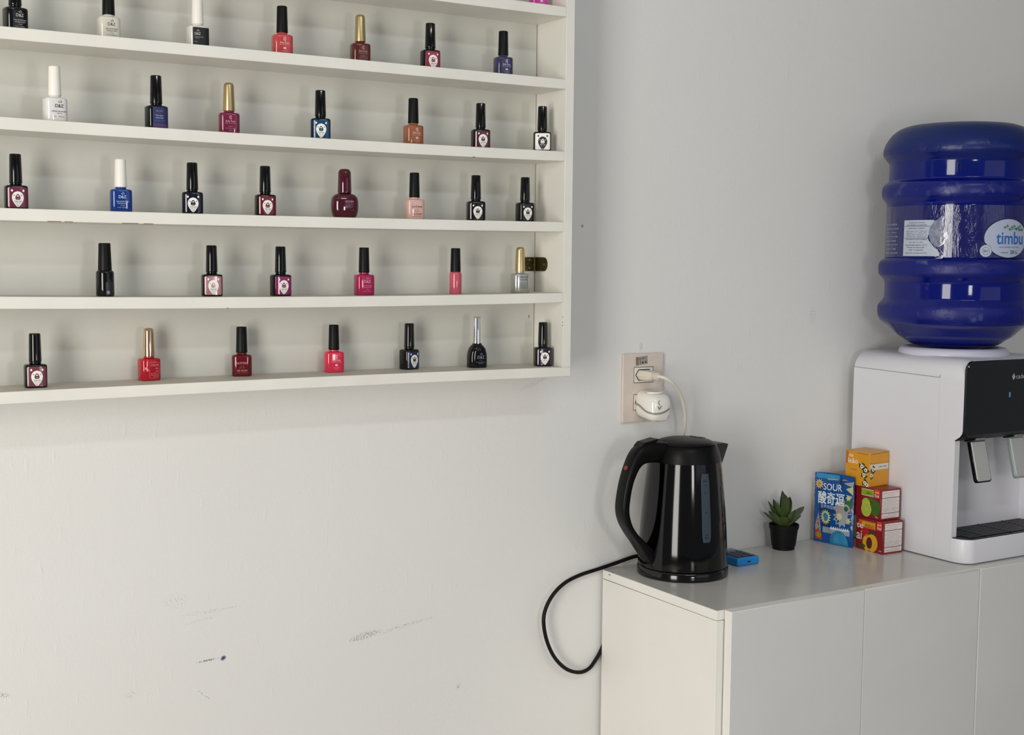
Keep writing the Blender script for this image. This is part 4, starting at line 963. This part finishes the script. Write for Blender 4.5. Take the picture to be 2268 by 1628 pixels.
# print on the panel, indicator light, seams
CP = Print(flatmap((1.9020-dcx, -.2807+.15, Z0-.1978-ZT), (1, 0, 0), (0, 0, 1)))
CP.poly([(0.0, 0), (.0042, -.0062), (.0084, 0), (.0042, .0062)], 0); CP.line(.0015, -.0010, .0060, .0030, .0006, 1, .0005); CP.text('cadence', .0310, .0002, .0400, .0078, 0, bold=False); CP.text('home', .0410, -.0062, .0120, .0022, 0)
CP.obj('lettering', [tint('logo_grey', '#b9b9b5'), PBLK], dis)
le = bpy.data.materials.new('blue_indicator'); le.use_nodes = True
le.node_tree.nodes['Principled BSDF'].inputs['Emission Color'].default_value = (.12, .30, .55, 1); le.node_tree.nodes['Principled BSDF'].inputs['Emission Strength'].default_value = .30
le.node_tree.nodes['Principled BSDF'].inputs['Base Color'].default_value = (.05, .1, .2, 1)
obj('indicator_light', MB().box(1.8960-dcx, 1.8995-dcx, -.2812+.15, -.2804+.15, Z0-.2330-ZT, Z0-.2245-ZT), le, dis)['label'] = 'small blue indicator light'
SEAM = mat('seam_grey', '#77767c', .7)
sm = MB(); x = DX0-dcx
def seam(y0, z0, y1, z1, w_=.0008):
    if abs(z1-z0) < abs(y1-y0): sm.add([(x-.0002, y0+.15, z0-w_/2), (x-.0002, y1+.15, z1-w_/2), (x-.0002, y1+.15, z1+w_/2), (x-.0002, y0+.15, z0+w_/2)], [(0, 1, 2, 3)])
    else: sm.add([(x-.0002, y0-w_/2+.15, z0), (x-.0002, y0+w_/2+.15, z0), (x-.0002, y1+w_/2+.15, z1), (x-.0002, y1-w_/2+.15, z1)], [(0, 1, 2, 3)])
seam(DYB, .3215, -.2228, .3180); seam(-.2228, .3180, -.2228, .3230)
obj('seam', sm, SEAM, dis)
sm = MB(); seam(-.2228, .0015, -.2228, .3180, .0003); obj('seam', sm, mat('seam_pale', '#cbcacf', .6), dis)
JX, JY = 1.9050, -.1500
cr = MB(); cr.lathe([(.0965, .0), (.0965, .0035), (.0945, .0090), (.0905, .0128), (.0840, .0140), (.0790, .0132), (.0740, .0080), (.0700, .0)], 56, JX-dcx, JY+.15, dh-.0015, cap0=False, cap1=False)
obj('bottle_collar', cr, mat('collar_white', '#cfcfde', .32), dis, smooth=True)

# ------------------------------------------------------------------ water jug
def jugmat():
    m = bpy.data.materials.new('blue_polycarbonate'); m.use_nodes = True; nt = m.node_tree; N = nt.nodes; L = nt.links; b = N['Principled BSDF']
    tc = N.new('ShaderNodeTexCoord'); sp_ = N.new('ShaderNodeSeparateXYZ'); L.new(tc.outputs['Object'], sp_.inputs[0])
    n1 = N.new('ShaderNodeTexNoise'); n1.inputs['Scale'].default_value = 55; n1.inputs['Detail'].default_value = 6; L.new(tc.outputs['Object'], n1.inputs['Vector'])
    n2 = N.new('ShaderNodeTexNoise'); n2.inputs['Scale'].default_value = 7; n2.inputs['Detail'].default_value = 3; L.new(tc.outputs['Object'], n2.inputs['Vector'])
    # radius from the axis: scuffs sit on the proud rings
    vl = N.new('ShaderNodeVectorMath'); vl.operation = 'LENGTH'; cx_ = N.new('ShaderNodeCombineXYZ'); L.new(sp_.outputs[0], cx_.inputs[0]); L.new(sp_.outputs[1], cx_.inputs[1]); L.new(cx_.outputs[0], vl.inputs[0])
    mr = N.new('ShaderNodeMapRange'); mr.inputs[1].default_value = .1300; mr.inputs[2].default_value = .1350; L.new(vl.outputs['Value'], mr.inputs[0])
    ns = N.new('ShaderNodeMapRange'); ns.inputs[1].default_value = .52; ns.inputs[2].default_value = .66; L.new(n1.outputs['Fac'], ns.inputs[0])
    nb = N.new('ShaderNodeMapRange'); nb.inputs[1].default_value = .50; nb.inputs[2].default_value = .62; L.new(n2.outputs['Fac'], nb.inputs[0])
    m1 = N.new('ShaderNodeMath'); m1.operation = 'MULTIPLY'; L.new(mr.outputs[0], m1.inputs[0]); L.new(ns.outputs[0], m1.inputs[1])
    m2 = N.new('ShaderNodeMath'); m2.operation = 'MULTIPLY'; L.new(m1.outputs[0], m2.inputs[0]); L.new(nb.outputs[0], m2.inputs[1])
    m3 = N.new('ShaderNodeMath'); m3.operation = 'MULTIPLY'; m3.inputs[1].default_value = .55; L.new(m2.outputs[0], m3.inputs[0])
    mx = N.new('ShaderNodeMix'); mx.data_type = 'RGBA'; mx.inputs['A'].default_value = (.0002, .0050, .150, 1); mx.inputs['B'].default_value = (.16, .22, .36, 1); L.new(m3.outputs[0], mx.inputs['Factor'])
    zr = N.new('ShaderNodeMapRange'); zr.inputs[1].default_value = .30; zr.inputs[2].default_value = .385; L.new(sp_.outputs[2], zr.inputs[0])
    mz = N.new('ShaderNodeMix'); mz.data_type = 'RGBA'; mz.inputs['B'].default_value = (.0012, .015, .100, 1); L.new(zr.outputs[0], mz.inputs['Factor']); L.new(mx.outputs['Result'], mz.inputs['A'])
    L.new(mz.outputs['Result'], b.inputs['Base Color'])
    rr_ = N.new('ShaderNodeMapRange'); rr_.inputs[3].default_value = .07; rr_.inputs[4].default_value = .40; L.new(mr.outputs[0], rr_.inputs[0]); 
    ad_ = N.new('ShaderNodeMath'); ad_.operation = 'MAXIMUM'; zz = N.new('ShaderNodeMapRange'); zz.inputs[1].default_value = .32; zz.inputs[2].default_value = .37; zz.inputs[3].default_value = .07; zz.inputs[4].default_value = .38; L.new(sp_.outputs[2], zz.inputs[0])
    L.new(rr_.outputs[0], ad_.inputs[0]); L.new(zz.outputs[0], ad_.inputs[1]); L.new(ad_.outputs[0], b.inputs['Roughness'])
    b.inputs['Specular IOR Level'].default_value = .40
    bp = N.new('ShaderNodeBump'); bp.inputs['Strength'].default_value = .5; bp.inputs['Distance'].default_value = .0016
    mh = N.new('ShaderNodeMath'); mh.operation = 'MULTIPLY'; L.new(m1.outputs[0], mh.inputs[0]); L.new(n1.outputs['Fac'], mh.inputs[1]); 
    mh2 = N.new('ShaderNodeMath'); mh2.operation = 'MULTIPLY_ADD'; mh2.inputs[1].default_value = .35; L.new(n2.outputs['Fac'], mh2.inputs[0]); L.new(mh.outputs[0], mh2.inputs[2])
    L.new(mh2.outputs[0], bp.inputs['Height']); L.new(bp.outputs[0], b.inputs['Normal'])
    return m
JB = Z0-.1520      # bottom of what shows above the collar
jug = thing('water_jug', 'large blue ribbed water jug upside down on the dispenser', 'water jug', (JX, JY, JB))
jp = [(.0280, -.0120), (.0300, -.0110), (.0420, -.0060), (.0600, -.0005), (.0771, .0043), (.0900, .0130), (.1004, .0196), (.1136, .0326), (.1235, .0395), (.1300, .0440), (.1345, .0530), (.1358, .0620), (.1350, .0720), (.1300, .0800), (.1262, .0850), (.1250, .0900),
      (.1246, .1100), (.1256, .1170), (.1300, .1230), (.1352, .1300), (.1362, .1380), (.1360, .1460), (.1330, .1530), (.1262, .1590), (.1258, .1640), (.1250, .2000), (.1242, .2400), (.1244, .2510), (.1265, .2580), (.1325, .2660), (.1342, .2740), (.1338, .2840), (.1300, .2910), (.1240, .2960), (.1228, .3020),
      (.1226, .3240), (.1240, .3300), (.1290, .3360), (.1335, .3430), (.1340, .3520), (.1310, .3620), (.1260, .3710), (.1190, .3800), (.1100, .3875), (.0990, .3925), (.0850, .3955), (.0500, .3970), (.0005, .3970)]
jps = [tuple(p)[:2] for p in spline([(r, z, 0) for r, z in jp], 3)]
JM = jugmat()
obj('jug_body', MB().lathe([(max(r, .0003), z) for r, z in jps], 96), JM, jug, smooth=True, angle=70)
def jmap(u, v, l):
    a = math.radians(u); z = v; r = .1262-.0012*(z-.164)/.09+l; return (r*math.sin(a), -r*math.cos(a), z)
# clear printed sleeve
def sleevemat():
    m = bpy.data.materials.new('clear_sleeve'); m.use_nodes = True; nt = m.node_tree; N = nt.nodes; L = nt.links; b = N['Principled BSDF']
    b.inputs['Base Color'].default_value = (.003, .005, .110, 1); b.inputs['Roughness'].default_value = .10; b.inputs['Coat Weight'].default_value = .6; b.inputs['Coat Roughness'].default_value = .03
    tc = N.new('ShaderNodeTexCoord'); mp = N.new('ShaderNodeMapping'); mp.inputs['Scale'].default_value = (30, 30, 9); L.new(tc.outputs['Object'], mp.inputs[0])
    n = N.new('ShaderNodeTexNoise'); n.inputs['Scale'].default_value = 1.6; n.inputs['Detail'].default_value = 5; n.inputs['Distortion'].default_value = .8; L.new(mp.outputs[0], n.inputs['Vector'])
    r = N.new('ShaderNodeMath'); r.operation = 'SUBTRACT'; r.inputs[1].default_value = .5; L.new(n.outputs['Fac'], r.inputs[0])
    a = N.new('ShaderNodeMath'); a.operation = 'ABSOLUTE'; L.new(r.outputs[0], a.inputs[0])
    bp = N.new('ShaderNodeBump'); bp.inputs['Strength'].default_value = .55; bp.inputs['Distance'].default_value = .006; L.new(a.outputs[0], bp.inputs['Height']); L.new(bp.outputs[0], b.inputs['Normal'])
    return m
SL = Print(jmap); rows_ = [(.1580+.0950*k/3, -180, 180) for k in range(4)]
rows_ = [(.1605, -180, 180), (.1850, -180, 180), (.2150, -180, 180), (.2500, -180, 180)]
SL.rows(rows_, 96, 0, .0004)
so = SL.obj('label_sleeve', sleevemat(), jug, 'clear wrinkled plastic label sleeve'); so.data.shade_smooth()
WPL = tint('label_white', '#b4bccb'); INK = tint('label_ink', '#3a4260')
def vz(z): return z+Z0-JB
I_ = Print(jmap)
rw = []
for k in range(13):
    v = vz(.0100)+.0625*k/12; q = k/12
    right = -70+3.0*math.sin(q*9)+(7*(1-q/.25) if q < .25 else 0)
    rw.append((v, -95.4, right))
I_.rows(rw, 10, 0, .0008)
I_.obj('information_label', WPL, jug, 'white printed water analysis label')
T_ = Print(jmap)
tl = [('CLASSIFICAÇÃO DA ÁGUA', .0680, 15, .0026), ('ÁGUA MINERAL FLUORETADA', .0640, 19, .0026), ('COMPOSIÇÃO QUÍMICA', .0580, 16, .0026), ('Bicarbonato 52,3  Cálcio 8,1', .0532, 19, .0018), ('Magnésio 4,12  Sódio 3,01', .0500, 18, .0018), ('Sulfato 0,36  Potássio 1,2', .0468, 19, .0018), ('Cloreto 0,51  Nitrato 0,9', .0436, 18, .0018), ('CARACTERÍSTICAS FÍSICO-QUÍMICAS', .0390, 20, .0024), ('pH a 25 °C: 7,81', .0335, 12, .0024), ('Condutividade elétrica a 25 °C', .0292, 20, .0022), ('Resíduo de Evaporação', .0248, 16, .0024), ('a 180 °C calculado', .0206, 14, .0022), ('Temperatura da água na fonte', .0150, 20, .0024)]
for s_, z_, wd, hh in tl: T_.text(s_, -83.2, vz(z_), wd, hh, 0, .0012, bold=True)
for z_ in (.0615, .0410): T_.line(-95, vz(z_), -71, vz(z_), .0006, 0, .0012, 8)
T_.obj('label_print', INK, jug)
W_ = Print(jmap)
for i, s_ in enumerate(['MODO DE CONSERVAR', 'manter em local', 'limpo, seco', 'arejado e ao abrigo', 'da luz solar', 'após aberto consumir', 'em até 7 dias', 'vasilhame retornável']): W_.text(s_, -114, vz(.0660-i*.0072), 23 if i % 2 else 19, .0030, 0, .0008, bold=True)
W_.obj('white_lettering', tint('sleevewhite', '#a3a9c4'), jug)
# torn foil flash of the sleeve
FO = Print(jmap); FO.rows([(vz(.0260), -66, -63), (vz(.0330), -70, -58.5), (vz(.0420), -71.5, -57), (vz(.0520), -72, -58), (vz(.0600), -71, -60), (vz(.0700), -68, -60.5), (vz(.0790), -61, -60.5)], 5, 0, .0020)
FO.rows([(vz(.0030), -69.5, -69), (vz(.0060), -66, -61), (vz(.0120), -60.5, -58.5)], 4, 0, .0016)
FO.obj('loose_sleeve_fold', mat('crumpled_film', '#8f93a8', .12, coat=.6, bump=1.0, bscale=90, noise=.4, nscale=120), jug)
OV = Print(jmap); cu, cv, ra, rb = -10.0, vz(.0415), 21.0, .0330
def ov(sc_): return [(cv-rb*sc_*math.cos(PI*k/16), cu+.8-ra*sc_*math.sin(PI*k/16)*(1.0 if k > 6 else .93)-1e-4, cu+.8+ra*sc_*math.sin(PI*k/16)+1e-4) for k in range(17)]
OV.rows(ov(1.05), 12, 1, .0008); OV.rows(ov(1.0), 12, 0, .0011)
for k in range(9): OV.star(-13+k*2.3, vz(.0600+.003*math.sin(k*2.1)), .0012, .0030, 4, 2, .0014, 700)
OV.poly([(-9, vz(.0545)), (-2, vz(.0605)), (4, vz(.0575)), (-1, vz(.0555))], 3, .0015)
OV.rect(1.0, 6.5, vz(.0548), vz(.0578), 0, 2, .0016, nx=3)
OV.obj('brand_emblem', [tint('emblem_white', '#aab4cd'), tint('emblem_rim', '#10163c'), tint('emblem_green', '#55742e'), tint('emblem_blue', '#2f74b5')], jug)
TM = Print(jmap); TM.text('timbu', -7.0, vz(.0420), 27, .0215, 0, .0018, bold=True); TM.text('ÁGUA MINERAL NATURAL', -8.0, vz(.0265), 20, .0022, 1, .0016); TM.text('20 L', -3.5, vz(.0180), 8.0, .0062, 1, .0016, bold=True); TM.text('volume', -13, vz(.0170), 7, .0022, 1, .0016)
TM.obj('emblem_lettering', [tint('timbu_blue', '#1c5fb0'), INK], jug)
BD = Print(jmap)
def circ(cu_, cv_, r_, mi, l): BD.rows([(cv_-r_*math.cos(PI*k/12), cu_-math.degrees(r_/.126)*math.sin(PI*k/12)-1e-4, cu_+math.degrees(r_/.126)*math.sin(PI*k/12)+1e-4) for k in range(13)], 6, mi, l)
circ(-28.8, vz(.0195), .0108, 1, .0016); circ(-28.8, vz(.0195), .0102, 0, .0019); circ(-28.8, vz(.0195), .0066, 1, .0021); circ(-28.8, vz(.0195), .0060, 0, .0023)
BD.text('SELO', -28.8, vz(.0195), 4.0, .0040, 1, .0026, bold=True); BD.obj('round_seal', [WPL, INK], jug)
# embossed mark high on the jug
E_ = Print(lambda u, v, l: ((.1232+l)*math.sin(math.radians(u)), -(.1232+l)*math.cos(math.radians(u)), v))
E_.line(-52.5, .3060, -52.5, .3220, .55); E_.line(-49.5, .3075, -49.5, .3205, .45); E_.line(-46.5, .3060, -46.5, .3220, .55); E_.line(-52.5, .3220, -46.5, .3220, .0006); E_.line(-49.5, .3140, -46.5, .3140, .0006); E_.obj('embossed_mark', mat('jug_emboss', '#0a1050', .2), jug)

# hidden far-end things keep the picture honest: nothing beyond this point
bpy.context.view_layer.update()
